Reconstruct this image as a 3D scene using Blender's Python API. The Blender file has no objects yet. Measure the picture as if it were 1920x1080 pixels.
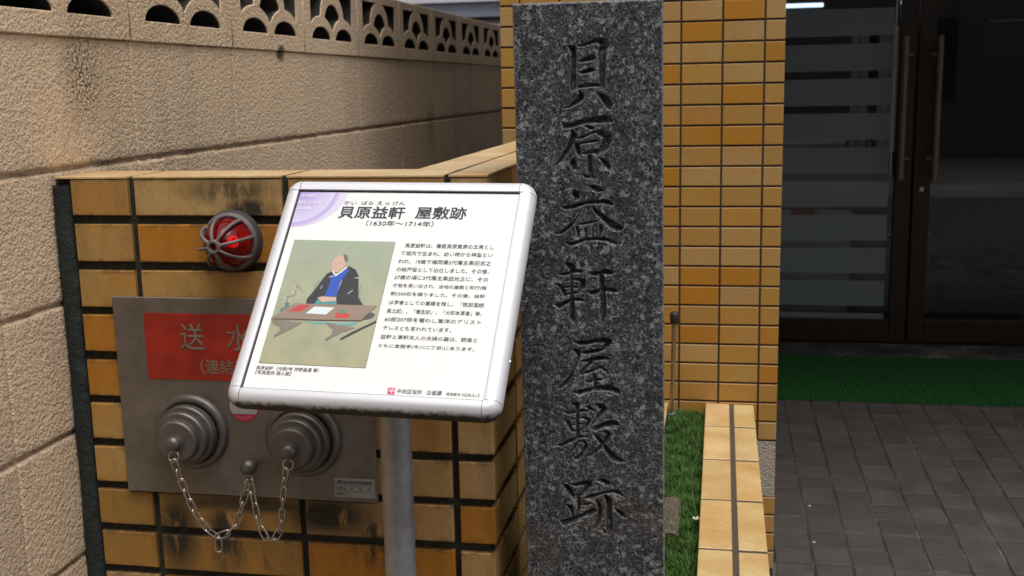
import bpy, bmesh, math, random
import numpy as np
from mathutils import Matrix, Vector, Euler
random.seed(7); rng = np.random.default_rng(7)
C = bpy.context.scene.collection
scene = bpy.context.scene
H = 1.40                      # eye height; geometry below is written relative to the eye, everything is lifted by H at the end

# ---------------------------------------------------------------- camera, world, sun, exposure
cam_d = bpy.data.cameras.new('camera'); cam = bpy.data.objects.new('camera', cam_d); C.objects.link(cam); scene.camera = cam
cam_d.sensor_width = 36; cam_d.lens = 2084.6/1920*36; cam_d.clip_start = .02; cam_d.clip_end = 300
cam.matrix_world = Matrix(((0.98291663, -0.01331192, 0.18356932, 0), (0.18294423, 0.17989623, -0.96652406, 0), (-0.02015714, 0.98359552, 0.17925834, 0), (0, 0, 0, 1)))
cam_d.dof.use_dof = True; cam_d.dof.focus_distance = 1.5; cam_d.dof.aperture_fstop = 11
world = bpy.data.worlds.new('World'); scene.world = world; world.use_nodes = True
wn, wl = world.node_tree.nodes, world.node_tree.links; wn.clear()
SUN_EL, SUN_AZ = math.radians(70), math.radians(140)      # azimuth the light comes from, clockwise from +Y
sky = wn.new('ShaderNodeTexSky'); sky.sky_type = 'NISHITA'; sky.sun_disc = False
sky.sun_elevation = SUN_EL; sky.sun_rotation = SUN_AZ; sky.air_density = 1.0; sky.dust_density = 4.0; sky.ozone_density = 1.0
hsv = wn.new('ShaderNodeHueSaturation'); hsv.inputs['Saturation'].default_value = .28
bg = wn.new('ShaderNodeBackground'); bg.inputs['Strength'].default_value = .12
wo = wn.new('ShaderNodeOutputWorld')
wl.new(sky.outputs[0], hsv.inputs['Color']); wl.new(hsv.outputs[0], bg.inputs[0]); wl.new(bg.outputs[0], wo.inputs[0])
sl = bpy.data.lights.new('sun', 'SUN'); sl.energy = 1.3; sl.angle = math.radians(40); sl.color = (1, .96, .9)
so = bpy.data.objects.new('sun', sl); C.objects.link(so)
sd = Vector((math.sin(SUN_AZ)*math.cos(SUN_EL), math.cos(SUN_AZ)*math.cos(SUN_EL), math.sin(SUN_EL)))
so.rotation_euler = sd.to_track_quat('Z', 'Y').to_euler()
scene.view_settings.view_transform = 'Standard'; scene.view_settings.look = 'None'
scene.view_settings.exposure = .45; scene.view_settings.gamma = 1; scene.view_settings.use_curve_mapping = False
scene.render.engine = 'CYCLES'; scene.cycles.use_denoising = True; scene.cycles.max_bounces = 8
scene.cycles.transparent_max_bounces = 12

# ---------------------------------------------------------------- material helpers
class N:
    """small node-graph builder"""
    def __init__(s, name):
        s.m = bpy.data.materials.new(name); s.m.use_nodes = True; s.t = s.m.node_tree; s.n = s.t.nodes; s.l = s.t.links
        s.b = s.n['Principled BSDF']; s.out = s.n['Material Output']
    def new(s, typ, ins=None, **kw):
        x = s.n.new(typ)
        for k, v in kw.items(): setattr(x, k, v)
        for k, v in (ins or {}).items(): s.set(x.inputs[k], v)
        return x
    def set(s, inp, v):
        if isinstance(v, bpy.types.NodeSocket): s.l.new(v, inp)
        elif isinstance(v, (tuple, list)) and len(v) == 3 and inp.type == 'RGBA': inp.default_value = (*v, 1)
        else: inp.default_value = v
    def obj(s): return s.new('ShaderNodeTexCoord').outputs['Object']
    def pos(s): return s.new('ShaderNodeNewGeometry').outputs['Position']
    def noise(s, vec, scale, detail=3, rough=.55, out=0, dist=0):
        return s.new('ShaderNodeTexNoise', {'Vector': vec, 'Scale': scale, 'Detail': detail, 'Roughness': rough, 'Distortion': dist}).outputs[out]
    def vor(s, vec, scale, out=0, feature='F1'):
        return s.new('ShaderNodeTexVoronoi', {'Vector': vec, 'Scale': scale}, feature=feature).outputs[out]
    def ramp(s, fac, stops, interp='LINEAR'):
        r = s.new('ShaderNodeValToRGB', {'Fac': fac}); r.color_ramp.interpolation = interp
        e = r.color_ramp.elements
        while len(e) < len(stops): e.new(.5)
        for el, (p, c) in zip(e, stops):
            el.position = p; el.color = (c, c, c, 1) if isinstance(c, (int, float)) else (*c, 1)
        return r.outputs[0]
    def mix(s, fac, a, b, mode='MIX'):
        x = s.new('ShaderNodeMix', data_type='RGBA', blend_type=mode)
        s.set(x.inputs[0], fac); s.set(x.inputs[6], a); s.set(x.inputs[7], b); return x.outputs[2]
    def math(s, op, a, b=0., c=None):
        x = s.new('ShaderNodeMath', operation=op); s.set(x.inputs[0], a); s.set(x.inputs[1], b)
        if c is not None: s.set(x.inputs[2], c)
        return x.outputs[0]
    def mul3(s, vec, v): return s.new('ShaderNodeVectorMath', {0: vec, 1: v}, operation='MULTIPLY').outputs[0]
    def xyz(s, vec): return s.new('ShaderNodeSeparateXYZ', {0: vec}).outputs
    def bump(s, h, strength=.5, dist=.002, normal=None):
        ins = {'Height': h, 'Strength': strength, 'Distance': dist}
        if normal is not None: ins['Normal'] = normal
        o = s.new('ShaderNodeBump', ins).outputs[0]; s.l.new(o, s.b.inputs['Normal']); return o
    def pr(s, **kw):
        for k, v in kw.items(): s.set(s.b.inputs[k.replace('_', ' ')], v)
        return s

def simple(name, col, rough=.6, metal=0, var=.12, scale=30, bump=0, coat=0):
    g = N(name); v = g.pos(); n = g.noise(v, scale, 4)
    dark = tuple(c*(1-var) for c in col); lite = tuple(min(1, c*(1+var)) for c in col)
    g.pr(Base_Color=g.ramp(n, [(.3, dark), (.7, lite)]), Roughness=rough, Metallic=metal)
    if coat: g.pr(Coat_Weight=coat)
    if bump: g.bump(g.noise(v, scale*6, 3), .4, bump)
    return g.m

def blob(g, pos, cx, cz, rx, rz, soft=.5):
    """0..1 mask, an ellipse round (cx, cz) in the frontal plane (metres, eye-relative)"""
    x, y, z = g.xyz(pos)
    a = g.math('DIVIDE', g.math('SUBTRACT', x, cx), rx); b = g.math('DIVIDE', g.math('SUBTRACT', z, cz+H), rz)
    d = g.math('SQRT', g.math('ADD', g.math('MULTIPLY', a, a), g.math('MULTIPLY', b, b)))
    return g.new('ShaderNodeMapRange', {'Value': d, 'From Min': 1.0, 'From Max': 1-soft, 'To Min': 0., 'To Max': 1.}).outputs[0]

# glazed tile, one colour per tile object (obj.color), with kiln flashing, pits and (on the low wall) runs of grime
def tile_mat(name, grime=False, rough=.38, blobs=()):
    g = N(name); P = g.pos(); O = g.obj(); oi = g.new('ShaderNodeObjectInfo')
    base = oi.outputs['Color']; rnd = oi.outputs['Random']
    off = g.new('ShaderNodeVectorMath', {0: P, 1: g.new('ShaderNodeCombineXYZ', {0: g.math('MULTIPLY', rnd, 7.), 1: rnd, 2: rnd}).outputs[0]}, operation='ADD').outputs[0]
    n = g.noise(off, 9, 3, .5); c = g.mix(g.ramp(n, [(.35, 0.), (.75, .75)]), base, (.50, .235, .045))
    c = g.mix(g.ramp(g.noise(off, 420, 2, .6), [(.42, .10), (.6, 0.)]), c, (.16, .09, .03))
    c = g.mix(g.ramp(g.vor(P, 95), [(.0, .85), (.035, .0)]), c, (.04, .025, .015))
    c = g.mix(g.ramp(g.noise(P, 150, 4, .75), [(.35, .28), (.55, 0.)]), c, (.26, .15, .045))
    if grime:
        ex = g.xyz(O)[2]; rimm = g.math('MULTIPLY', g.ramp(g.math('MULTIPLY', g.math('ABSOLUTE', ex), 20.), [(.49, 0.), (.57, .75)]), g.ramp(g.noise(P, 30, 4, .7), [(.35, .3), (.65, 1.)]))
        c = g.mix(rimm, c, (.16, .085, .025))
        st = g.noise(g.mul3(P, (26, 26, 5)), 1, 5, .65)
        m0 = g.ramp(st, [(.50, 0.), (.72, .75)])
        x, y, z = g.xyz(O)
        edge = g.math('ABSOLUTE', z)                                # the upper and lower edges of a tile gather dirt
        em = g.math('MULTIPLY', g.ramp(edge, [(.019, 0.), (.030, 1.)]), g.ramp(g.noise(P, 60, 4, .7), [(.45, 0.), (.62, .8)]))
        m = g.math('MAXIMUM', g.math('MULTIPLY', m0, .45), em)
        for (cx, cz, rx, rz, s, th) in blobs:
            q = g.math('MULTIPLY', blob(g, P, cx, cz, rx, rz, .7), g.ramp(g.noise(g.mul3(P, (45, 45, 17)), 1, 5, .7), [(th, 0.), (th+.20, s)]))
            m = g.math('MAXIMUM', m, q)
        c = g.mix(m, c, (.035, .030, .018))
        g.pr(Roughness=g.math('ADD', rough, g.math('MULTIPLY', m, .4)))
    else: g.pr(Roughness=rough)
    g.pr(Base_Color=c); g.b.inputs['Specular IOR Level'].default_value = .4
    g.bump(g.noise(P, 160, 3, .6), .25, .0012)
    return g.m

M_LOW = tile_mat('glazed_tile_weathered', True, .42, blobs=[
    (-.815, -.665, .05, .10, .99, .26), (-.735, -.665, .05, .09, .99, .34), (-.57, -.625, .11, .050, .99, .25), (-.50, -.66, .05, .07, .95, .38), (-.70, -.615, .22, .022, .9, .2),
    (-.69, -.140, .10, .028, .85, .32), (-.665, -.168, .055, .03, 1., .28), (-.63, -.70, .3, .12, .6, .55)])
M_PIL = tile_mat('glazed_tile_clean', False, .35)

def stucco(name, col, amp=1.0):
    g = N(name); P = g.pos()
    big = g.noise(P, 1.6, 4, .6)
    c = g.ramp(big, [(.3, tuple(k*.88 for k in col)), (.7, tuple(min(1, k*1.08) for k in col))])
    pit = g.noise(P, 210, 3, .65, dist=.3)
    c = g.mix(g.ramp(pit, [(.34, .40), (.48, 0.)]), c, tuple(k*.40 for k in col))
    run = g.noise(g.mul3(P, (7, 7, 1.1)), 1, 5, .65)                      # rain runs
    c = g.mix(g.ramp(run, [(.50, 0.), (.78, .38)]), c, (.23, .18, .12))
    x, y, z = g.xyz(P)
    # black mould below the vent course, and a small patch by the far joint
    def ym(cy, cz, ry, rz, s, th):
        a = g.math('DIVIDE', g.math('SUBTRACT', y, cy), ry); b = g.math('DIVIDE', g.math('SUBTRACT', z, cz+H), rz)
        d = g.math('SQRT', g.math('ADD', g.math('MULTIPLY', a, a), g.math('MULTIPLY', b, b)))
        k = g.new('ShaderNodeMapRange', {'Value': d, 'From Min': 1.0, 'From Max': .1, 'To Min': 0., 'To Max': 1.}).outputs[0]
        sp = g.noise(P, 190, 5, .75)
        return g.math('MULTIPLY', g.math('MULTIPLY', k, s), g.ramp(sp, [(th, 0.), (th+.07, 1.)]))
    m = ym(1.60, .035, .070, .11, 1.25, .49)
    m = g.math('MAXIMUM', m, ym(2.40, .080, .028, .022, 2.5, .40))
    m = g.math('MAXIMUM', m, ym(3.70, -.13, .06, .12, 1.5, .50))
    c = g.mix(g.math('MINIMUM', m, .93), c, (.05, .042, .03))
    # shade along the bed joints, painted in as broken dark lines
    for zj in (-.111, -.311, -.511, -.711):
        dz = g.math('ABSOLUTE', g.math('SUBTRACT', z, zj+H-.002))
        jm = g.math('MULTIPLY', g.ramp(dz, [(.001, .9), (.006, 0.)]), g.ramp(g.noise(P, 11, 5, .7), [(.42, .25), (.66, 1.)]))
        c = g.mix(g.math('MULTIPLY', jm, .85), c, (.06, .04, .025))
    g.pr(Base_Color=c, Roughness=.92); g.b.inputs['Specular IOR Level'].default_value = .2
    h1 = g.noise(P, 135, 2, .5); h2 = g.noise(P, 340, 2, .6); h3 = g.vor(P, 210)
    h = g.math('ADD', g.math('ADD', h1, g.math('MULTIPLY', h3, -.35)), g.math('MULTIPLY', h2, .4))
    g.bump(h, .85*amp, .0042); return g.m
M_STU = stucco('sprayed_stucco', (.74, .56, .385))
M_STUR = stucco('rough_render', (.42, .38, .33), 1.2)

def mortar(name, col, scale=60, bump=.003, rough=.9):
    g = N(name); P = g.pos(); n = g.noise(P, scale, 5, .7)
    c = g.ramp(n, [(.3, tuple(k*.5 for k in col)), (.55, col), (.78, tuple(min(1, k*2.0) for k in col))])
    g.pr(Base_Color=c, Roughness=rough); g.bump(g.noise(P, scale*3, 4, .7), .8, bump); return g.m
M_GROUT_L = mortar('dark_damp_grout', (.035, .036, .028)); M_GROUT_P = mortar('grey_grout', (.050, .038, .032), 120, .001)
M_GROUT_T = mortar('brown_grout', (.085, .065, .048), 120, .001); M_MORT = mortar('mossy_black_mortar', (.022, .030, .026), 35, .006)
M_CONC = mortar('concrete', (.20, .185, .165), 25, .002); M_SOIL = mortar('soil', (.035, .028, .018), 90, .006)
def joint_mat():
    g = N('paving_joint'); P = g.pos(); n = g.noise(P, 5.5, 5, .75)
    g.pr(Base_Color=g.ramp(n, [(.42, (.030, .026, .022)), (.55, (.085, .075, .068)), (.68, (.21, .19, .17))]), Roughness=.9); return g.m
M_PAVJ = joint_mat()

def granite():
    g = N('polished_granite'); P = g.obj()
    warp = g.noise(P, 170, 3, .7, out=1)
    Pw = g.new('ShaderNodeVectorMath', {0: P, 1: g.mul3(warp, (.0075, .0075, .0075))}, operation='ADD').outputs[0]
    f1 = g.noise(P, 300, 5, .80); f2 = g.xyz(g.vor(Pw, 560, 1))[1]; big = g.noise(P, 38, 3, .6)
    pale = g.noise(Pw, 120, 4, .72, dist=.4); pale2 = g.xyz(g.vor(Pw, 150, 1))[0]
    c = g.ramp(f1, [(.39, (.014, .015, .017)), (.48, (.055, .058, .064)), (.56, (.15, .155, .163)), (.64, (.34, .345, .35))])
    c = g.mix(g.ramp(big, [(.38, .72), (.58, 0.)]), c, (.034, .036, .041))
    c = g.mix(g.ramp(pale, [(.56, 0.), (.64, .85)]), c, (.36, .365, .37))
    c = g.mix(g.ramp(pale2, [(.90, 0.), (.95, .60)]), c, (.36, .365, .36))
    c = g.mix(g.ramp(f2, [(.76, 0.), (.82, .95)]), c, (.004, .004, .005))
    x, y, z = g.xyz(P)
    ru = g.math('MULTIPLY', g.ramp(g.noise(P, 7, 4, .7), [(.45, 0.), (.7, .5)]), g.new('ShaderNodeMapRange', {'Value': z, 'From Min': -.22, 'From Max': -.38}).outputs[0])
    c = g.mix(ru, c, (.13, .085, .05))
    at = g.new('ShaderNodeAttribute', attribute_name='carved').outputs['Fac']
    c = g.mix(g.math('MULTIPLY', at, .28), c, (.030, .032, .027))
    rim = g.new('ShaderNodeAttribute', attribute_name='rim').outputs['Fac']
    c = g.mix(g.math('MULTIPLY', rim, .5), c, (.36, .355, .34))  # stroke edges painted paler for the light they catch; chipped arrises pale too
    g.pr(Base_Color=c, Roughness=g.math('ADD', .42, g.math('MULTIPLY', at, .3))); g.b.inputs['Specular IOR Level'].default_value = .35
    g.bump(g.noise(P, 900, 2), .15, .0004); return g.m
M_GRAN = granite()

def steel(name, col=(.26, .25, .24), rough=.38, metal=.85, brush=(900, 900, 12)):
    g = N(name); P = g.pos(); n = g.noise(P, 22, 4, .65); st = g.noise(g.mul3(P, brush), 1, 2)
    c = g.ramp(n, [(.3, tuple(k*.72 for k in col)), (.7, tuple(min(1, k*1.15) for k in col))])
    c = g.mix(g.ramp(g.noise(P, 260, 3, .7), [(.62, 0.), (.75, .5)]), c, tuple(k*.3 for k in col))
    g.pr(Base_Color=c, Metallic=metal, Roughness=g.math('ADD', rough, g.math('MULTIPLY', n, .25)))
    g.bump(st, .08, .0006); return g.m
M_PLATE = steel('dull_stainless_plate', (.235, .21, .185), .40, .75, (14, 14, 900)); M_CAP = steel('dull_cast_metal', (.19, .175, .16), .40, .8)
M_CHROME = steel('chain_steel', (.62, .58, .52), .22, 1.0); M_CAGE = steel('grey_painted_cage', (.17, .15, .145), .45, .2)
M_ALU = simple('silver_anodised_frame', (.80, .80, .84), .36, .30, var=.02, scale=8); M_POST = steel('galvanised_post', (.42, .42, .435), .42, .75, (600, 600, 6))
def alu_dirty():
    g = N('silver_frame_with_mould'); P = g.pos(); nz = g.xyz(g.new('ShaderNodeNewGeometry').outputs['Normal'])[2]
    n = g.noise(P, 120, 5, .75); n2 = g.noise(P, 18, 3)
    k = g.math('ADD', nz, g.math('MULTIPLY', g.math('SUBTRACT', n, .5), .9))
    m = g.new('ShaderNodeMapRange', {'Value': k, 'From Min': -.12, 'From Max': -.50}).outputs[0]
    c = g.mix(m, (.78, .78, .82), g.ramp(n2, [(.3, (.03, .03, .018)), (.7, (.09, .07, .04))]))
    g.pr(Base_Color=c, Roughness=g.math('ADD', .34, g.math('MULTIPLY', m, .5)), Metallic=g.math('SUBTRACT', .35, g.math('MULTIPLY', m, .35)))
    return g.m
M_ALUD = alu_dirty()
M_WHITE = simple('white_sign_sheet', (.86, .86, .85), .3, var=.01); M_INK = simple('grey_ink', (.035, .035, .042), .5, var=.02)
M_TITLE = simple('title_ink', (.03, .03, .05), .5, var=.02); M_WINK = simple('white_ink', (.9, .88, .9), .5, var=.01)
M_RED = simple('red_enamel', (.36, .020, .008), .42, var=.28, scale=22); M_REDI = simple('crimson_ink', (.45, .015, .06), .5, var=.05)
M_BLACK = simple('black_rubber', (.018, .018, .022), .5)
M_LETTER = simple('raised_grey_letters', (.24, .20, .15), .5, .2, var=.2)
M_LABEL = simple('aged_white_label', (.36, .345, .32), .6, var=.12, scale=120)
M_FRAME = simple('dark_bronze_door_frame', (.032, .017, .009), .42, .1, var=.2); M_BRONZE = simple('bronze_handle', (.20, .155, .12), .38, .35)
M_DARKIN = simple('dark_interior', (.02, .02, .022), .8); M_BOXP = simple('white_plastic', (.55, .62, .62), .5, var=.05)
M_PALE = simple('pale_board', (.62, .60, .55), .7, var=.1)
M_MATG = None

def paver_mat():
    g = N('charcoal_paver'); P = g.pos(); r = g.new('ShaderNodeObjectInfo').outputs['Random']
    n = g.noise(P, 9, 6, .7)
    c = g.ramp(n, [(.3, (.048, .040, .037)), (.7, (.115, .097, .090))])
    c = g.mix(g.math('MULTIPLY', r, .65), c, (.045, .039, .038))
    c = g.mix(g.ramp(g.noise(P, 420, 3, .8), [(.52, 0.), (.66, .45)]), c, (.14, .125, .12))
    g.pr(Base_Color=c, Roughness=.72); g.bump(g.noise(P, 260, 3, .7), .5, .0015); return g.m
M_PAVER = paver_mat()
M_PAVERL = simple('lit_threshold_paver', (.17, .155, .155), .75, var=.2, scale=12)  # same pavers by the doors, their brighter light put into the colour
def turf_mat(name, a, b, sc=300):
    g = N(name); P = g.pos(); c = g.ramp(g.noise(P, sc, 3, .7), [(.35, a), (.65, b)])
    g.pr(Base_Color=c, Roughness=.75); return g.m
M_TURF = turf_mat('green_turf_mat', (.002, .055, .004), (.007, .105, .011))
def grass_mat():
    g = N('grass_blade'); P = g.pos(); n = g.noise(P, 35, 3, .6); n2 = g.xyz(g.vor(P, 300, 1))[0]
    c = g.mix(n2, (.022, .085, .006), (.065, .155, .018)); c = g.mix(g.ramp(n, [(.4, 0.), (.75, .6)]), c, (.11, .19, .035))
    g.pr(Base_Color=c, Roughness=.6, Subsurface_Weight=.0); return g.m
M_GRASS = grass_mat()

def glass_mat(name, tint, frost=0.0, fcol=(.2, .22, .24)):
    g = N(name); g.n.remove(g.b)
    tr = g.new('ShaderNodeBsdfTransparent', {'Color': tint}); gl = g.new('ShaderNodeBsdfGlossy', {'Color': (1, 1, 1), 'Roughness': .02})
    fr = g.new('ShaderNodeFresnel', {'IOR': 1.5}); a = g.new('ShaderNodeMixShader', {0: fr.outputs[0], 1: tr.outputs[0], 2: gl.outputs[0]}).outputs[0]
    if frost:
        df = g.new('ShaderNodeBsdfDiffuse', {'Color': fcol}); a = g.new('ShaderNodeMixShader', {0: frost, 1: a, 2: df.outputs[0]}).outputs[0]
    g.l.new(a, g.out.inputs[0]); return g.m
M_GLASS = glass_mat('clear_door_glass', (.90, .92, .92)); M_FROST = glass_mat('frosted_film', (.8, .82, .82), .52, (.34, .38, .40))

def red_dome():
    g = N('red_lamp_dome'); g.pr(Base_Color=(.26, .001, .003), Roughness=.09, Transmission_Weight=.5, IOR=1.3, Coat_Weight=.5)
    return g.m
M_DOME = red_dome()
def emit(name, col, s):
    g = N(name); g.pr(Base_Color=col, Emission_Color=col, Emission_Strength=s); return g.m
M_BULB = emit('lit_red_bulb', (1, .02, .01), 1.3); M_TUBE = emit('lit_ceiling_tube', (.55, .75, 1), 1.8)
def flat(name, col, rough=.6):
    g = N(name); g.pr(Base_Color=col, Roughness=rough); return g.m
_f = {}
def F(col):
    k = tuple(col)
    if k not in _f: _f[k] = flat('print_%d' % len(_f), col)
    return _f[k]

# ---------------------------------------------------------------- object helpers
def tag(o, label=None, cat=None, group=None, kind=None):
    for k, v in (('label', label), ('category', cat), ('group', group), ('kind', kind)):
        if v: o[k] = v
    return o
def thing(name, loc, label, cat, group=None, mat=None):
    o = bpy.data.objects.new(name, None); C.objects.link(o)
    if mat is not None: o.matrix_world = mat
    else: o.location = loc
    o.empty_display_size = .05
    return tag(o, label, cat, group)
WM = {}
def wm(o):
    m = o.matrix_basis.copy()
    return wm(o.parent) @ m if o.parent else m
def mesh(verts, faces, mat, smooth=False):
    me = bpy.data.meshes.new('m'); me.from_pydata([tuple(v) for v in verts], [], [tuple(f) for f in faces])
    if mat: me.materials.append(mat)
    if smooth: me.polygons.foreach_set('use_smooth', [True]*len(me.polygons))
    me.update(); return me
def add(name, me, parent=None, M=None, color=None):
    """link a mesh whose own frame stands at M (eye-relative world matrix)"""
    o = bpy.data.objects.new(name, me); me.name = name; C.objects.link(o)
    M = M if M is not None else Matrix()
    if parent is not None:
        o.parent = parent; o.matrix_basis = wm(parent).inverted() @ M
    else: o.matrix_basis = M
    if color: o.color = (*color, 1)
    return o
def T(x, y, z): return Matrix.Translation((x, y, z))
def box_me(x0, x1, y0, y1, z0, z1, mat, bev=0, seg=1):
    bm = bmesh.new(); bmesh.ops.create_cube(bm, size=1)
    for v in bm.verts: v.co = ((x0+x1)/2+v.co.x*(x1-x0), (y0+y1)/2+v.co.y*(y1-y0), (z0+z1)/2+v.co.z*(z1-z0))
    if bev: bmesh.ops.bevel(bm, geom=list(bm.edges), offset=bev, segments=seg, affect='EDGES', profile=.6)
    me = bpy.data.meshes.new('box'); bm.to_mesh(me); bm.free(); me.materials.append(mat); return me
def box(name, x0, x1, y0, y1, z0, z1, mat, parent=None, bev=0, M=None, seg=1, color=None):
    """box in eye-relative world axes; its own origin goes to its centre"""
    c = ((x0+x1)/2, (y0+y1)/2, (z0+z1)/2)
    me = box_me(x0-c[0], x1-c[0], y0-c[1], y1-c[1], z0-c[2], z1-c[2], mat, bev, seg)
    return add(name, me, parent, (M if M is not None else Matrix()) @ T(*c), color)
_slab = {}
def slab_me(w, h, d, mat, c=.0015):
    """tile: front face towards -y, chamfered; origin at the centre of its face; 18 triangles"""
    k = (round(w, 4), round(h, 4), d, mat.name, c)
    if k in _slab: return _slab[k]
    a, b = w/2, h/2; V = []
    for (i, y) in ((0, d), (0, c), (c, 0)):
        for sx, sz in ((-1, -1), (1, -1), (1, 1), (-1, 1)): V.append((sx*(a-i), y, sz*(b-i)))
    Fc = [(8, 9, 10, 11)]
    for r in (0, 4):
        for i in range(4): j = (i+1) % 4; Fc.append((r+i, r+j, r+4+j, r+4+i))
    _slab[k] = mesh(V, Fc, mat); return _slab[k]
def lathe(prof, seg=48, mat=None, smooth=True):
    """profile [(radius, y)] turned round the y axis (y towards the wall), from the front (centre) backwards"""
    V, Fc = [], []
    for r, y in prof:
        for i in range(seg):
            a = 2*math.pi*i/seg; V.append((r*math.cos(a), y, r*math.sin(a)))
    for k in range(len(prof)-1):
        for i in range(seg):
            j = (i+1) % seg; Fc.append((k*seg+i, k*seg+j, (k+1)*seg+j, (k+1)*seg+i))
    me = mesh(V, Fc, mat, smooth); return me
def fix(me, angle=35):
    bm = bmesh.new(); bm.from_mesh(me); bmesh.ops.remove_doubles(bm, verts=bm.verts, dist=1e-6); bmesh.ops.recalc_face_normals(bm, faces=bm.faces)
    for e in bm.edges:
        if len(e.link_faces) == 2 and e.calc_face_angle(0) > math.radians(angle): e.smooth = False
    bm.to_mesh(me); bm.free(); return me
def tube_me(pts, r, mat, seg=10, closed=False, radii=None, cap=True):
    P = [Vector(p) for p in pts]; n = len(P); V, Fc = [], []
    up = None
    for i, p in enumerate(P):
        if closed: t = (P[(i+1) % n]-P[i-1]).normalized()
        else: t = (P[min(i+1, n-1)]-P[max(i-1, 0)]).normalized()
        if up is None: up = t.orthogonal().normalized()
        up = (up-t*up.dot(t)).normalized(); s = t.cross(up); rr = radii[i] if radii else r
        for k in range(seg):
            a = 2*math.pi*k/seg; V.append(p+up*math.cos(a)*rr+s*math.sin(a)*rr)
    m = n if closed else n-1
    for i in range(m):
        j = (i+1) % n
        for k in range(seg): l = (k+1) % seg; Fc.append((i*seg+k, i*seg+l, j*seg+l, j*seg+k))
    if not closed and cap: Fc += [tuple(range(seg))[::-1], tuple((n-1)*seg+k for k in range(seg))]
    return fix(mesh(V, Fc, mat, True), 50)
def extrude_poly(loops, d, mat, bev=0, res=10):
    """outline + holes in the x-z plane -> a solid d deep (front at y=0, back at y=d)"""
    cu = bpy.data.curves.new('c', 'CURVE'); cu.dimensions = '2D'; cu.fill_mode = 'BOTH'; cu.extrude = d/2; cu.bevel_depth = bev; cu.bevel_resolution = 0
    for L in loops:
        s = cu.splines.new('POLY'); s.points.add(len(L)-1)
        for p, (x, y) in zip(s.points, L): p.co = (x, y, 0, 1)
        s.use_cyclic_u = True
    o = bpy.data.objects.new('c', cu); me = bpy.data.meshes.new_from_object(o); bpy.data.objects.remove(o); bpy.data.curves.remove(cu)
    me.transform(Matrix(((1, 0, 0, 0), (0, 0, -1, d/2), (0, 1, 0, 0), (0, 0, 0, 1))))
    me.materials.clear(); me.materials.append(mat); return me
def text_me(body, width, height, mat, depth=0., bold=0., res=3):
    """flat lettering in the x-y plane, left-aligned, centred on y = 0, fitted to width x height"""
    cu = bpy.data.curves.new('t', 'FONT'); cu.body = body; cu.size = 1; cu.resolution_u = res; 
    cu.extrude = 0
    o = bpy.data.objects.new('t', cu); me = bpy.data.meshes.new_from_object(o); bpy.data.objects.remove(o); bpy.data.curves.remove(cu)
    n = len(me.vertices); co = np.empty(n*3); me.vertices.foreach_get('co', co); co = co.reshape(-1, 3)
    lo, hi = co.min(0), co.max(0)
    co[:, 0] = (co[:, 0]-lo[0])*width/(hi[0]-lo[0]); co[:, 1] = (co[:, 1]-(lo[1]+hi[1])/2)*height/(hi[1]-lo[1])
    me.vertices.foreach_set('co', co.ravel()); me.materials.clear(); me.materials.append(mat)
    if bold and not depth:
        bm = bmesh.new(); b = bold*height
        for q, (dx, dy) in enumerate(((-b, -b), (b, -b), (-b, b), (b, b))):
            me.transform(T(dx, dy, q*4e-6)); bm.from_mesh(me); me.transform(T(-dx, -dy, -q*4e-6))
        bm.to_mesh(me); bm.free()
    if depth:
        bm = bmesh.new(); bm.from_mesh(me); r = bmesh.ops.extrude_face_region(bm, geom=list(bm.faces))
        for v in [g for g in r['geom'] if isinstance(g, bmesh.types.BMVert)]: v.co.z += depth
        bmesh.ops.recalc_face_normals(bm, faces=bm.faces); bm.to_mesh(me); bm.free()
    me.update(); return me
FRONT = Matrix(((1, 0, 0, 0), (0, 0, -1, 0), (0, 1, 0, 0), (0, 0, 0, 1)))      # x-y drawing plane -> frontal plane facing -y
RX90 = Matrix.Rotation(-math.pi/2, 4, 'X')      # a tile facing -y is laid to face +z
RZ90 = Matrix.Rotation(math.pi/2, 4, 'Z')       # a tile facing -y is turned to face +x
def ramp_z(y): return -1.328+.0509*(y-4)
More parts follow.
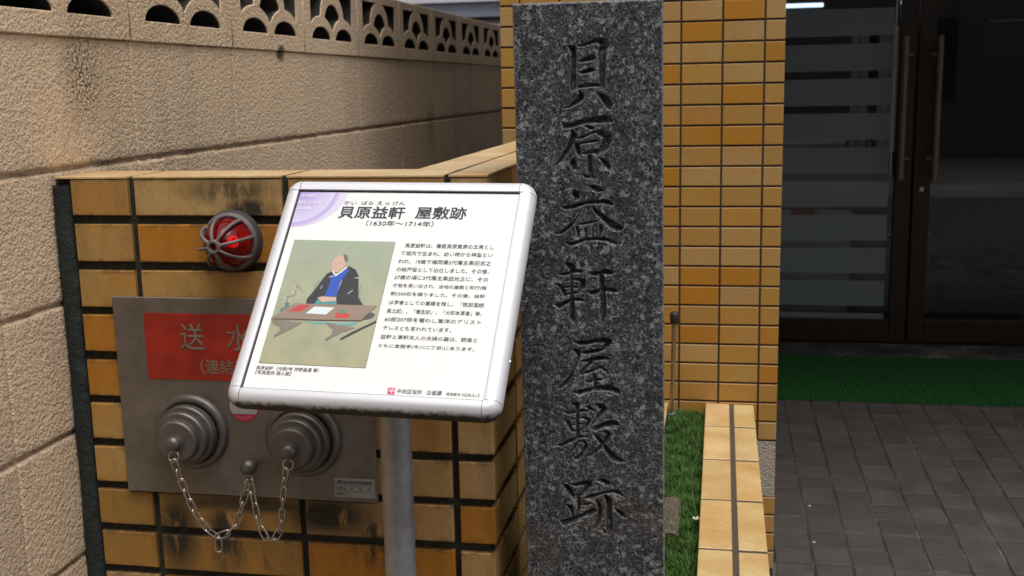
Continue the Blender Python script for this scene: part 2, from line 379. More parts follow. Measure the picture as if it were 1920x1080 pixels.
STROKES=[[(71.0,321.6,1.2),(78.7,317.5,5.3),(79.6,310.4,4.4),(78.9,299.0,4.1),(78.7,285.7,4.1),(77.9,272.3,4.7),(77.8,265.6,4.1)],[(85.6,321.1,1.4),(92.3,321.4,2.5),(102.0,324.9,2.9),(110.7,327.4,4.3),(118.9,324.3,6.2),(120.8,321.4,5.8),(117.3,315.9,5.8),(116.2,304.6,5.8),(116.2,290.3,5.3),(116.1,278.9,5.0),(116.2,267.5,4.4)],[(85.7,300.7,1.2),(91.1,302.0,3.1),(97.9,304.6,5.0),(103.7,305.4,4.1),(108.0,304.8,1.2)],[(85.5,286.9,1.5),(90.8,286.8,3.1),(97.6,289.0,4.1),(103.5,289.7,3.3),(107.3,288.7,1.0)],[(85.7,268.3,2.7),(93.5,269.5,3.1),(103.2,270.2,3.1),(110.9,269.5,2.9),(115.8,268.4,2.4)],[(86.5,261.5,2.4),(88.4,256.7,4.9),(86.4,252.9,5.4),(80.5,248.2,4.1),(72.5,242.6,2.2),(64.7,240.9,1.0)],[(107.9,261.0,1.0),(113.7,257.0,3.7),(120.4,250.1,5.8),(124.2,243.8,5.6),(125.6,239.4,2.9)],[(62.8,222.1,1.5),(67.2,217.6,4.7),(78.0,219.3,4.4),(89.8,222.9,4.1),(100.6,224.1,4.4),(112.3,224.8,5.6),(121.1,225.5,5.8),(126.9,223.0,3.4),(129.3,222.4,1.2)],[(75.9,209.6,3.4),(77.3,204.7,4.9),(74.7,197.0,4.4),(71.6,190.2,3.9),(66.5,181.5,3.7),(60.4,173.8,3.2),(53.4,167.0,1.6),(48.4,163.7,0.5)],[(93.6,217.0,2.0),(100.4,214.4,3.4),(103.4,214.3,2.4)],[(80.5,193.0,3.1),(82.9,187.0,4.4),(84.7,181.1,4.4),(85.2,177.2,1.8)],[(81.6,201.2,1.2),(87.5,202.1,2.7),(96.4,205.3,2.0),(106.2,209.4,2.4),(114.0,206.8,4.9),(122.7,202.8,6.3),(120.7,196.0,6.8),(117.7,189.2,6.4),(112.7,182.5,4.1),(107.8,178.7,2.0)],[(84.4,193.8,2.2),(94.3,195.6,2.2),(104.1,196.8,2.2),(110.0,197.2,2.0)],[(91.1,181.0,2.5),(99.0,182.3,3.7),(107.8,183.6,3.9),(113.7,184.5,2.9)],[(98.4,176.9,3.9),(98.3,167.1,4.1),(98.6,158.3,4.4),(99.5,151.4,3.9),(104.4,147.4,1.5)],[(87.8,155.5,1.0),(91.6,150.6,2.2),(97.5,149.5,3.4)],[(77.2,173.4,3.0),(76.6,167.6,5.9),(78.5,161.6,3.9)],[(107.7,175.8,0.8),(114.6,172.7,2.7),(119.4,167.7,4.4),(122.8,161.8,3.9),(123.2,158.8,2.0)],[(76.0,132.0,2.0),(78.9,127.0,5.7),(80.3,123.0,4.5),(77.3,118.1,1.0)],[(95.9,137.6,1.0),(102.3,135.6,4.4),(108.1,133.0,4.9),(114.0,131.9,2.5)],[(58.2,110.6,0.8),(65.2,108.8,3.2),(75.1,110.2,3.5),(86.1,113.5,3.0),(97.0,115.8,2.8),(106.9,115.7,2.8),(116.8,116.5,4.1),(122.7,114.9,3.9),(127.6,112.4,2.0)],[(88.0,108.0,1.0),(81.9,98.1,1.4),(75.8,89.2,1.8),(70.7,84.3,2.8),(64.6,79.3,3.2),(57.5,74.9,2.8),(48.5,74.3,0.8)],[(101.9,108.3,2.0),(106.7,102.8,3.5),(114.6,95.7,4.2),(122.4,88.6,5.4),(130.2,82.5,6.1),(137.1,80.4,4.4),(142.1,80.9,1.0)],[(81.7,85.6,0.8),(88.7,87.0,2.0),(98.6,88.9,2.4),(108.6,90.6,1.2)],[(79.6,82.1,2.5),(81.5,76.1,2.5),(80.9,69.1,2.5)],[(91.5,80.0,2.2),(91.9,73.0,2.2),(91.9,67.9,2.0)],[(101.5,81.9,1.2),(101.4,73.8,1.8),(101.3,68.8,1.8)],[(111.4,83.7,2.8),(112.4,77.7,3.0),(110.3,70.7,1.8)],[(63.8,62.2,1.0),(71.3,59.6,3.5),(77.3,61.1,2.5),(87.3,64.5,2.8),(98.3,66.4,2.8),(110.2,66.2,2.8),(120.1,65.1,3.5),(128.0,61.5,3.5),(132.5,58.4,1.2)],[(64.8,32.9,2.5),(69.7,29.9,5.0),(72.7,26.3,4.5),(71.5,19.2,3.5)],[(52.4,18.8,0.8),(59.5,18.2,2.2),(68.5,19.7,2.8),(76.6,22.7,3.0),(83.6,22.1,3.2),(86.6,21.6,1.2)],[(48.1,5.0,0.8),(53.1,4.0,2.5),(57.1,0.9,3.0),(60.0,-5.3,3.0),(61.9,-11.5,1.8)],[(61.3,9.0,1.0),(73.4,11.0,1.4),(81.5,10.9,3.0),(87.4,8.3,4.5),(86.3,2.7,5.0),(83.2,-3.4,3.0),(79.1,-7.5,1.8)],[(61.1,0.3,1.4),(68.2,0.8,1.8),(77.3,0.7,2.0)],[(60.9,-10.4,2.0),(69.0,-8.4,2.0),(77.1,-6.9,2.0),(83.2,-7.5,1.0)],[(46.5,-23.7,1.0),(54.6,-25.3,4.9),(62.8,-20.7,3.8),(71.9,-17.7,3.0),(81.0,-16.7,3.2),(88.0,-18.3,2.0)],[(71.5,17.1,2.8),(71.3,2.8,2.6),(71.0,-9.5,3.0),(71.3,-21.8,4.0),(71.4,-34.1,4.2),(71.5,-43.4,4.6),(74.4,-49.1,1.5)],[(94.1,20.5,1.0),(100.6,18.9,3.8),(109.6,19.4,4.0),(117.6,21.3,5.2),(124.6,19.8,3.8),(128.1,19.7,1.0)],[(92.2,-6.0,1.5),(99.2,-7.6,4.2),(107.3,-5.6,3.8),(117.3,-3.1,3.0),(125.3,-4.1,4.2),(132.3,-5.7,2.0)],[(111.6,15.8,4.5),(112.5,7.7,4.5),(112.4,-1.5,4.5),(113.2,-13.8,5.0),(113.5,-28.1,5.0),(113.4,-40.5,4.8),(112.8,-48.7,2.8),(111.9,-55.4,0.5)],[(71.9,-75.4,1.0),(82.0,-77.5,3.9),(92.2,-77.0,3.5),(102.3,-74.4,3.8),(112.4,-73.9,4.8),(120.5,-75.9,5.0),(124.5,-78.0,2.0)],[(118.4,-79.6,4.5),(114.3,-84.8,3.5),(110.2,-88.9,1.5)],[(81.8,-91.0,2.0),(89.9,-91.0,3.6),(100.1,-88.9,3.5),(110.3,-87.4,2.8)],[(71.7,-86.3,1.2),(77.8,-90.0,4.3),(79.7,-96.3,3.1),(76.5,-104.7,2.2),(72.3,-115.2,2.2),(68.0,-124.6,2.9),(60.7,-134.2,3.6),(53.4,-140.0,2.3),(48.7,-142.7,0.5)],[(81.6,-103.1,1.0),(89.8,-102.5,3.0),(100.0,-99.9,3.9),(110.1,-98.3,3.8),(119.2,-99.4,2.5),(122.2,-99.9,0.8)],[(95.8,-104.6,3.0),(87.6,-114.1,3.6),(81.4,-119.3,2.0)],[(82.3,-121.4,1.8),(91.6,-118.3,3.1),(101.8,-115.1,2.0),(108.9,-110.9,2.5),(116.0,-116.1,2.5),(120.0,-121.3,1.2)],[(99.7,-121.4,2.2),(101.1,-126.6,3.5),(101.5,-135.1,3.9),(101.4,-141.4,3.1)],[(87.3,-132.0,1.0),(94.4,-131.9,2.9),(101.6,-129.8,3.1),(109.7,-128.7,2.2)],[(69.7,-146.8,0.8),(78.9,-147.8,4.1),(89.1,-144.6,3.6),(99.4,-142.5,3.3),(111.6,-140.8,4.9),(122.8,-141.3,5.1),(131.9,-145.5,4.1),(134.9,-150.7,1.5)],[(69.4,-163.8,2.6),(75.5,-164.8,3.9),(76.2,-173.3,3.1),(76.0,-186.1,2.9),(75.8,-199.0,2.9),(75.6,-210.8,2.9)],[(54.8,-174.0,0.5),(64.0,-177.2,2.9),(75.3,-175.5,2.6),(83.6,-173.3,2.9),(90.7,-173.8,1.5)],[(86.8,-166.4,0.5),(92.8,-169.5,3.3),(98.9,-173.7,2.0)],[(56.6,-186.3,1.0),(62.7,-189.5,3.1),(65.7,-196.9,3.3),(67.6,-203.3,2.1)],[(67.9,-186.2,1.4),(78.3,-184.0,1.8),(85.5,-183.4,2.3),(92.6,-187.1,2.9),(89.4,-193.5,3.1),(86.2,-200.0,1.4)],[(69.9,-194.2,1.4),(81.2,-192.5,1.9)],[(68.7,-203.3,1.9),(80.0,-201.1,1.6)],[(44.5,-223.0,0.8),(52.8,-224.0,2.6),(61.2,-219.5,3.6),(71.6,-214.6,2.9),(80.9,-210.7,2.3),(90.2,-211.7,1.4)],[(76.7,-217.2,1.5),(71.4,-227.0,1.9),(65.0,-234.6,1.6),(56.6,-240.1,0.6)],[(77.7,-217.8,1.5),(84.9,-218.2,2.1),(87.9,-222.5,2.9),(84.7,-232.2,3.3),(79.4,-239.9,3.5),(73.2,-243.2,3.1),(69.1,-238.9,0.8)],[(103.1,-164.7,2.6),(109.2,-167.8,5.6),(113.3,-171.0,4.6),(107.0,-179.5,3.6),(99.7,-189.2,2.3),(93.5,-196.7,0.8)],[(92.4,-198.8,0.8),(100.6,-199.3,4.1),(108.9,-195.5,4.3),(119.1,-192.2,5.1),(127.3,-191.1,4.9),(132.9,-193.7,2.0)],[(114.9,-204.0,3.6),(119.0,-208.2,4.3),(115.8,-215.8,4.3),(110.6,-223.3,3.6),(102.2,-230.9,2.9),(93.9,-237.5,2.1),(87.7,-240.3,0.8)],[(98.5,-207.3,1.5),(104.5,-213.7,3.6),(110.6,-222.2,3.9),(117.7,-231.8,4.6),(124.8,-240.4,5.6),(131.9,-244.6,4.6),(141.6,-246.6,0.8)],[(51.7,-280.7,1.0),(60.0,-284.9,4.2),(64.0,-292.5,4.7),(67.0,-299.1,3.7)],[(64.2,-280.5,0.8),(71.5,-282.0,3.1),(79.8,-279.7,3.6),(88.1,-280.1,6.0),(91.2,-281.2,5.2),(85.9,-290.0,4.4),(80.6,-295.6,2.9)],[(69.1,-296.8,1.3),(78.5,-296.7,1.9)],[(75.3,-300.0,2.9),(76.2,-308.8,3.1),(75.0,-319.8,3.3),(72.8,-327.6,3.1)],[(79.3,-310.9,1.3),(86.6,-310.3,2.9),(92.9,-308.5,1.9)],[(58.4,-311.3,1.6),(64.6,-315.6,4.0),(66.6,-323.3,2.9),(67.5,-328.8,2.1)],[(49.1,-334.7,1.3),(54.8,-337.9,5.2),(65.3,-334.3,5.2),(72.7,-331.4,4.2),(81.1,-326.9,3.1),(90.6,-322.8,5.2),(95.9,-319.4,4.7),(96.9,-317.2,2.1)],[(102.7,-274.5,1.6),(109.9,-275.4,4.1),(116.1,-278.6,4.3),(119.2,-281.3,1.9)],[(86.8,-300.9,2.6),(93.0,-299.2,3.9),(101.4,-295.8,2.9),(111.8,-292.9,2.6),(124.2,-290.5,3.1),(132.5,-292.5,3.3),(139.1,-298.4,1.0)],[(99.7,-302.9,1.2),(104.3,-309.4,3.6),(105.8,-318.2,3.9),(105.1,-328.1,4.4),(102.9,-336.9,4.2),(98.6,-344.8,2.6),(94.4,-347.6,0.6)],[(113.8,-298.3,3.6),(117.8,-304.8,5.0),(118.2,-317.9,5.0),(118.5,-334.4,5.0),(118.4,-347.7,5.0),(117.3,-354.3,2.6)],[(108.0,-345.7,0.8),(112.1,-351.1,3.1)],[(126.0,-315.6,0.8),(131.1,-319.9,3.3),(137.3,-325.3,4.1),(141.9,-329.0,1.6)]]
SIGN_TEXT=[('貝原益軒は、藩医貝原寛斎の五男とし',(163.9, -83.1),(279.5, -82.6), 6.4, 'ink'),('て城内で生まれ、幼い時から神童とい',(160.6, -95.0),(279.8, -94.3), 6.4, 'ink'),('われ、19歳で福岡藩2代藩主黒田忠之',(159.9, -107.0),(279.5, -106.5), 6.3, 'ink'),('の納戸役として出仕しました。その後、',(159.9, -119.1),(279.1, -118.3), 6.3, 'ink'),('27歳の頃に3代藩主黒田光之に、その',(159.6, -130.6),(279.5, -129.9), 6.3, 'ink'),('才能を見い出され、当地の屋敷と知行(報',(159.9, -143.1),(279.6, -142.1), 6.2, 'ink'),('酬)200石を賜りました。その後、益軒',(159.6, -154.8),(279.7, -154.2), 6.1, 'ink'),('は学者としての業績を残し、「筑前国続',(160.0, -167.0),(280.1, -166.2), 6.1, 'ink'),('風土記」、「養生訓」、「大和本草書」等、',(159.8, -179.3),(279.4, -177.9), 6.0, 'ink'),('60部207冊を著わし東洋のアリスト',(159.7, -191.0),(280.3, -189.9), 6.0, 'ink'),('テレスとも言われています。',(160.0, -203.1),(245.8, -201.9), 5.9, 'ink'),('益軒と東軒夫人の夫婦の墓は、銅像と',(159.6, -215.3),(279.9, -214.1), 5.8, 'ink'),('ともに金龍寺(今川二丁目)にあります。',(159.6, -227.6),(278.4, -226.9), 5.8, 'ink'),('貝原益軒',(63.7, -33.5),(153.0, -32.4), 18.4, 'title'),('屋敷跡',(168.4, -32.6),(235.3, -31.9), 18.2, 'title'),('かい',(67.3, -18.0),(84.1, -18.0), 6.0, 'ink'),('ばら',(91.0, -17.9),(107.1, -17.9), 6.0, 'ink'),('えっ',(112.8, -17.8),(129.2, -17.8), 6.0, 'ink'),('けん',(134.3, -17.7),(150.4, -17.7), 6.0, 'ink'),('（1630年〜1714年）',(104.3, -49.9),(194.9, -49.5), 8.7, 'ink'),('貝原益軒（元禄7年 狩野昌運 筆）',(11.3, -264.8),(92.2, -264.0), 5.2, 'ink'),('【写真提供 個人蔵】',(12.1, -271.1),(58.0, -270.4), 5.2, 'ink'),('中央区役所',(195.1, -286.4),(225.3, -285.6), 6.0, 'ink'),('企画課',(230.8, -286.1),(249.1, -285.4), 5.9, 'ink'),('管理番号',(254.5, -286.3),(271.6, -286.4), 3.8, 'ink'),('H22R-S-13',(273.5, -286.8),(294.2, -286.1), 3.8, 'ink'),('中',(185.6, -286.4),(192.0, -286.2), 6.3, 'white'),('中央区',(3.4, -7.2),(23.6, -7.8), 5.3, 'white'),('歴史と文化の',(2.3, -18.1),(42.0, -18.8), 5.3, 'white'),('説明板',(3.1, -27.8),(23.4, -27.9), 5.1, 'white')]
PICTURE={'pic':[(12.8,-78.2),(149.4,-78.4),(149.7,-257.9),(11.9,-258.9)],'logo':[(183.5,-282.2),(192.3,-282.0),(193.3,-290.4),(184.5,-290.5)],'robe':[(76.0,-124.7),(70.1,-128.1),(66.1,-135.7),(61.4,-147.5),(56.4,-158.2),(51.8,-166.7),(52.8,-172.9),(63.8,-172.5),(67.4,-164.1),(74.4,-161.7),(78.3,-138.5),(82.5,-132.0),(94.9,-119.2),(92.1,-140.1),(89.9,-161.2),(93.1,-172.5),(127.8,-172.2),(119.0,-162.2),(112.5,-131.0),(106.9,-121.6),(98.2,-117.0),(93.4,-117.1),(88.2,-123.7),(81.9,-129.4)],'vest':[(76.2,-129.6),(82.1,-130.3),(94.9,-119.2),(97.8,-123.4),(90.2,-140.2),(90.4,-161.2),(74.1,-161.7),(76.6,-147.0)],'headc':[(81.4,-112.7)],'hair':[(84.8,-99.2),(90.0,-99.9),(92.5,-104.8),(92.1,-110.7),(89.1,-109.3)],'hands':[(65.5,-164.1),(72.5,-161.8),(90.0,-163.3),(91.2,-168.4),(72.8,-170.5)],'skirt':[(61.0,-172.8),(66.1,-166.6),(91.0,-167.4),(94.5,-172.6)],'desk':[(12.0,-195.6),(37.3,-173.5),(146.8,-172.7),(135.5,-186.1),(130.9,-194.4),(67.8,-196.0),(13.0,-197.6)],'leg1':[(13.0,-197.6),(55.5,-200.0),(44.4,-208.1),(23.5,-222.2),(21.7,-219.2),(28.6,-212.9),(26.0,-206.9),(16.4,-203.2)],'leg2':[(85.4,-198.7),(124.9,-204.7),(108.9,-211.4),(91.7,-224.5),(89.1,-221.8),(96.1,-215.9),(96.9,-207.9),(90.4,-204.2)],'book':[(31.7,-185.1),(45.4,-175.3),(59.7,-175.4),(48.4,-185.5)],'paper':[(56.1,-187.3),(65.0,-177.2),(91.9,-177.6),(82.8,-188.0)],'disc':[(104.4,-188.4)],'pot':[(103.1,-182.7)],'cloth':[(54.9,-197.5),(68.5,-199.0),(83.3,-198.0),(98.7,-199.8),(113.2,-198.2),(126.8,-196.6),(123.0,-200.4),(106.7,-201.9),(83.9,-200.4),(69.0,-201.0)],'sword':[(149.5,-193.6),(123.3,-209.8),(109.2,-220.3),(110.0,-222.5),(124.6,-212.3),(150.3,-195.6)],'pillow':[(126.8,-192.6),(132.8,-186.2),(141.2,-182.3),(145.8,-184.7),(144.4,-188.8),(137.8,-192.1)],'vase':[(20.4,-186.2),(20.9,-180.8),(26.2,-179.1),(23.9,-172.4),(30.2,-172.1),(31.0,-178.9),(33.1,-179.5),(27.2,-186.3)],'twig':[(26.9,-172.2),(25.9,-163.5),(34.3,-162.1),(34.3,-154.8),(34.0,-146.3),(44.4,-156.5)],'collar':[(76.7,-123.6),(81.9,-129.4),(88.2,-123.7),(93.6,-117.1),(94.8,-118.8),(89.1,-125.8),(82.3,-132.4),(75.7,-125.8)]}
# ================================================================ SETTING
GZ = -1.40
tag(box('ground', -60, 60, -60, 60, GZ-.3, GZ-.012, M_CONC), kind='structure')
# paved ramp to the door: sheet + single pavers
xL, xR, yN, yF = .2695-.108*1, 1.67, 2.9, 5.45
pv = [(-.05, 1.2, GZ-.004), (3.2, 1.2, GZ-.004), (3.2, yF, ramp_z(yF)+.0005), (-.05, yF, ramp_z(yF)+.0005), (3.2, 2.6, GZ+.0015), (-.05, 2.6, GZ+.0015)]
pav = add('paving', mesh(pv, [(0, 1, 4, 5), (5, 4, 2, 3)], M_PAVJ)); tag(pav, kind='structure')
sl_a = math.atan(.0509); skew = .0081
PM = []
k = 0
for i in range(-1, 14):
    for j in range(-15, 8):
        for half in (0,):
            w = .108
            x = .2695+(i+.5)*w*math.cos(skew)-(j+.5)*w*math.sin(skew); y = 3.8588+(i+.5)*w*math.sin(skew)+(j+.5)*w*math.cos(skew)
            if y > 5.42 or y < 2.6: continue
            if x < .24-.05 and y < 2.9: continue
            PM.append((y, x))
PM.sort(key=lambda p: (abs(p[1]-.8) > .85, p[0]))
me_p = [slab_me(.1015+dw, .1015, .012, M_PAVER, .0020) for dw in (0, -.0008)]
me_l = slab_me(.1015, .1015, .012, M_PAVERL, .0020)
for q, (y, x) in enumerate(PM[:298]):
    M = T(x, y, ramp_z(y)+.004+random.uniform(-.0012, .0010)) @ Matrix.Rotation(sl_a+random.uniform(-.008, .008), 4, 'X') @ Matrix.Rotation(skew+random.uniform(-.011, .011), 4, 'Z') @ RX90
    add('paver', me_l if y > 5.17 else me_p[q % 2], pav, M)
rest = PM[298:]
if rest:
    V, Fc = [], []
    for y, x in rest:
        n0 = len(V); a = .051
        for dx, dy in ((-a, -a), (a, -a), (a, a), (-a, a)): V.append((x+dx, y+dy, ramp_z(y+dy)+.004))
        for dx, dy in ((-a, -a), (a, -a), (a, a), (-a, a)): V.append((x+dx, y+dy, ramp_z(y+dy)-.003))
        Fc += [(n0, n0+1, n0+2, n0+3)]+[(n0+4+i, n0+4+(i+1) % 4, n0+(i+1) % 4, n0+i) for i in range(4)]
    tag(add('pavers_at_the_edge', mesh(V, Fc, M_PAVER), pav), kind='stuff')
# street paving in front
tag(add('pavement', mesh([(-3, -3, GZ-.008), (4, -3, GZ-.008), (4, 2.9, GZ-.008), (-3, 2.9, GZ-.008)], [(0, 1, 2, 3)], M_PAVER)), kind='structure')

# ================================================================ BLOCK WALL on the left
XW = -.9727; BD = .12
bw = thing('block_wall', (XW-BD/2, 2.5, GZ), 'tan sprayed-stucco block wall with a course of arched vent blocks along its top', 'wall')
box('mortar_core', XW-BD+.012, XW-.0055, .1476, 5.35, GZ-.01, .089-.004, M_STU, bw)
rowz = [.0892-.2*k for k in range(9)]
me_b = {}
def block_me(w, h, seed):
    """stucco block facing +x: bevelled, edges a little ragged"""
    bm = bmesh.new(); nx, nz = 26, 13; r = np.random.default_rng(seed); V = []
    us = [0, .0015, .004, .008]+[.02+(w-.04)*i/18 for i in range(19)]+[w-.008, w-.004, w-.0015, w]; vs = [0, .0012, .003, .006]+[.015+(h-.03)*i/5 for i in range(6)]+[h-.007, h-.004, h-.0015, h]
    nx, nz = len(us)-1, len(vs)-1
    for j in range(nz+1):
        for i in range(nx+1):
            a, b = us[i], vs[j]; eu = min(a, w-a); ev = min(b, h-b)
            dep = -.0040*max(0, 1-ev/.0040)**1.4-.0020*max(0, 1-eu/.0025)**1.2
            edge = (i in (0, nx) or j in (0, nz))
            V.append((max(dep, -.0050)+r.uniform(-.0003, .0003)*(ev > .001), a-w/2+r.uniform(-.0005, .0005), b-h/2+(r.uniform(-.0016, .0016) if ev < .007 else 0)))
    Fc = [(j*(nx+1)+i, j*(nx+1)+i+1, (j+1)*(nx+1)+i+1, (j+1)*(nx+1)+i) for j in range(nz) for i in range(nx)]
    n0 = len(V); B = [i for i in range(nx+1)]+[(j)*(nx+1)+nx for j in range(1, nz+1)]+[nz*(nx+1)+i for i in range(nx-1, -1, -1)]+[j*(nx+1) for j in range(nz-1, 0, -1)]
    for b in B: V.append((-.02, V[b][1], V[b][2]))
    for q in range(len(B)): a, b = B[q], B[(q+1) % len(B)]; Fc.append((b, a, n0+q, n0+(q+1) % len(B)))
    return mesh(V, Fc, M_STU, True)
bms = [block_me(.3978, .1945, s) for s in range(4)]
for r in range(len(rowz)-1):
    zt = rowz[r]; zb = max(rowz[r+1], GZ)
    for k in range(-4, 9):
        y0 = 1.7476+.4*k
        if zb-zt > -.15: continue
        add('block', bms[(r*3+k) % 4], bw, T(XW+random.uniform(-.0008, .0006), y0+.2, (zt+zb)/2))
# vent blocks: two small arches with a taller one above, through holes
def ell(cx, cz, rx, rz, a0, a1, n):
    return [(cx+rx*math.cos(math.radians(a0+(a1-a0)*i/n)), cz+rz*math.sin(math.radians(a0+(a1-a0)*i/n))) for i in range(n+1)]
def vent_me():
    out = [(2, 2), (396, 2), (396, 173), (2, 173)]
    h1 = ell(117, 34, 66, 33, 0, 180, 14); h2 = [(400-x, z) for x, z in h1]
    f1 = lambda x: 34+56*math.sqrt(max(0, 1-((x-117)/90)**2))
    top = ell(200, 70, 61, 54, 158, 22, 16)
    low = [(x, f1(400-x if x > 200 else x)) for x in (250, 235, 222, 210, 200, 190, 178, 165, 150)]
    low = [(x, f1(x) if x <= 200 else f1(400-x)) for x in (252, 240, 228, 215, 200, 185, 172, 160, 148)]
    mid = top+low
    fo = lambda x: 70+85*math.sqrt(max(0, 1-((x-200)/92)**2))
    sl_ = [(46, 152), (180, 152)]+[(x, fo(x)) for x in (170, 158, 146, 136, 127, 120)]+[(116, 91)]+[(x, f1(x)) for x in (104, 90, 76, 62, 46)]
    sr = [(400-x, z) for x, z in sl_]
    s = .001
    me = extrude_poly([[(x*s-.2, z*s-.0875) for x, z in L] for L in (out, h1, h2, mid, sl_, sr)], BD-.01, M_STU, .0018)
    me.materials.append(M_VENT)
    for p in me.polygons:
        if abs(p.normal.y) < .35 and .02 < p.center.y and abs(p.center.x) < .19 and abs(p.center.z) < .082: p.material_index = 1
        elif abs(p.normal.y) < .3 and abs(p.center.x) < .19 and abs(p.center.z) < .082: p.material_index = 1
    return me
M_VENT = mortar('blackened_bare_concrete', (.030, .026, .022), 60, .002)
vme = vent_me()
for k in range(-4, 9):
    add('vent_block', vme, bw, T(XW+.0025, 1.7476+.4*k+.2, .0892+.0875-.0038) @ RZ90)
# dark fence added behind the wall to darken the vent holes, and the far house
nf = thing('added_fence', (XW-.42, 2.6, GZ), 'dark brown panel fence added behind the block wall to darken its arched vents', 'fence')
for i in range(9):
    box('panel', XW-.44, XW-.41, -.1+i*.62, .505+i*.62, GZ, .20, simple('fence_board_%d' % i, (.035+.012*(i % 3), .03+.008*(i % 2), .028), .8), nf, .004)
for i in range(10): box('post', XW-.45, XW-.385, -.145+i*.62, -.105+i*.62, GZ, .215, M_FRAME, nf, .003)
M_HOUSE = simple('pale_siding', (.78, .76, .80), .6, var=.06, scale=4); M_HB = simple('blue_grey_trim', (.33, .36, .44), .5); M_HW = simple('white_aluminium', (.75, .74, .78), .45)
hs = thing('neighbour_house', (-2.6, 9.6, GZ), 'pale house front with grey-blue band and aluminium window beyond the block wall', 'house')
box('wall', -7.5, -1.2, 9.1, 12.5, GZ, 3.4, M_HOUSE, hs)
box('eave_band', -7.5, -1.2, 8.98, 9.098, .545, .655, M_HB, hs, .006); box('shadow_gap', -7.5, -1.2, 9.03, 9.098, .528, .543, M_BLACK, hs)
box('fascia', -7.5, -1.2, 8.94, 9.098, .660, .76, M_HW, hs, .006)
wf = box('window_frame', -2.6, -1.74, 9.04, 9.097, .38, .50, M_HW, hs, .006); box('window_frame', -1.80, -1.735, 9.02, 9.097, -.6, .377, M_HW, hs, .006)
pn = box('pane', -2.6, -1.803, 9.06, 9.096, -.6, .378, M_DARKIN, hs)
# facade across the street (unseen behind the viewer: the glass mirrors it, its height cuts front light)
ac = thing('building_across_the_street', (0, -10, GZ), 'grey building across the street', 'building')
M_ACR = simple('grey_facade', (.17, .16, .15), .8)
box('wall', -14, 14, -14, -10, GZ, 8.5, M_ACR, ac)
for i in range(9):
    for j in range(2): box('window', -12.6+i*3, -11+i*3, -10.001, -9.94, GZ+1+j*3, GZ+2.4+j*3, M_DARKIN, ac)

# ================================================================ LOW TILED WALL with its return
YL, ZT = 1.4912, -.1192; XC = -.3150
TONES = {'p': (.50, .335, .15), 'o': (.43, .245, .07), 'y': (.47, .285, .095), 'r': (.47, .18, .012), 'b': (.34, .18, .04)}
lw = thing('tiled_wall', (-.64, 1.55, GZ), 'low yellow-tiled wall with dark joints, L-shaped with a tiled top', 'wall')
V = []
g8 = .0085
box('grout_core', XW+.002, XC-g8, YL+g8, YL+.105-.001, GZ-.01, ZT-.0008, M_GROUT_L, lw)
box('grout_core', XC-.127+.001, XC-g8, YL+.105, 2.806, GZ-.01, ZT-.0008, M_GROUT_L, lw)
xj = [-.9425, -.8466, -.6095, -.3724]
tones = {(0, 0): 'o', (0, 1): 'p', (0, 2): 'o', (0, 3): 'p', (1, 0): 'y', (1, 1): 'r', (1, 2): 'y', (2, 0): 'y', (2, 1): 'y', (3, 0): 'r', (4, 0): 'r', (5, 0): 'y', (5, 2): 'y', (5, 3): 'p',
         (6, 0): 'y', (6, 2): 'p', (6, 3): 'p', (7, 0): 'b', (7, 1): 'o', (7, 2): 'p', (7, 3): 'r', (8, 0): 'b', (8, 1): 'b', (8, 2): 'r', (8, 3): 'p', (9, 1): 'r'}
def jit(c, s=.07):
    k = 1+random.uniform(-s, s); return tuple(min(1, v*k*(1+random.uniform(-.03, .03))) for v in c)
TH = .0688-.0128
for r in range(18):
    if r == 0: zt, zb = ZT-.0035, -.1139-.0688+.0064
    else: zt = -.1139-.0688*r-.0064; zb = zt-TH
    for c in range(4):
        x0 = xj[c]+(.0052 if c else 0); x1 = xj[c+1]-.0052 if c < 3 else XC
        tn = TONES[tones.get((r, c), random.choice('oyypbr'))]
        add('tile', slab_me(x1-x0, zt-zb, .012, M_LOW), lw, T((x0+x1)/2+random.uniform(-.0005, .0005), YL+random.uniform(-.0008, .0008), (zt+zb)/2+random.uniform(-.0006, .0006)) @ Matrix.Rotation(random.uniform(-.004, .004), 4, 'Y'), jit(tn))
    ys = [YL+.0125, YL+.0125+.168]
    while ys[-1] < 2.78: ys.append(min(ys[-1]+.237, 2.803))
    for q in range(len(ys)-1):
        y0, y1 = ys[q]+(.0045 if q else 0), ys[q+1]-.0045
        if y1-y0 < .03: continue
        add('tile', slab_me(y1-y0, zt-zb, .012, M_LOW), lw, T(XC+random.uniform(-.0006, .0006), (y0+y1)/2, (zt+zb)/2) @ RZ90, jit(TONES[random.choice('oyyp')]))
# cap tiles on top
CT = (.72, .54, .295)
def cap(x0, x1, y0, y1): add('cap_tile', slab_me(x1-x0, y1-y0, .003, M_PIL, .0007), lw, T((x0+x1)/2, (y0+y1)/2, ZT+random.uniform(-.0001, .0003)) @ RX90, jit(CT, .05))
for a, b in ((-.965, -.8510), (-.8420, -.6140), (-.6050, -.3765)):
    cap(a, b, YL-.001, YL+.0500); cap(a, b, YL+.0560, YL+.106)
cap(-.3688, XC+.0008, YL-.001, YL+.106)
for y0, y1 in ((1.600, 1.690), (1.693, 1.802), (1.805, 1.914), (1.917, 2.026), (2.029, 2.254), (2.257, 2.482), (2.485, 2.71)): cap(-.442, -.3760, y0, y1)
for y0, y1 in ((1.600, 1.716), (1.719, 1.945), (1.948, 2.173), (2.176, 2.402), (2.405, 2.63)): cap(-.3688, XC+.0008, y0, y1)
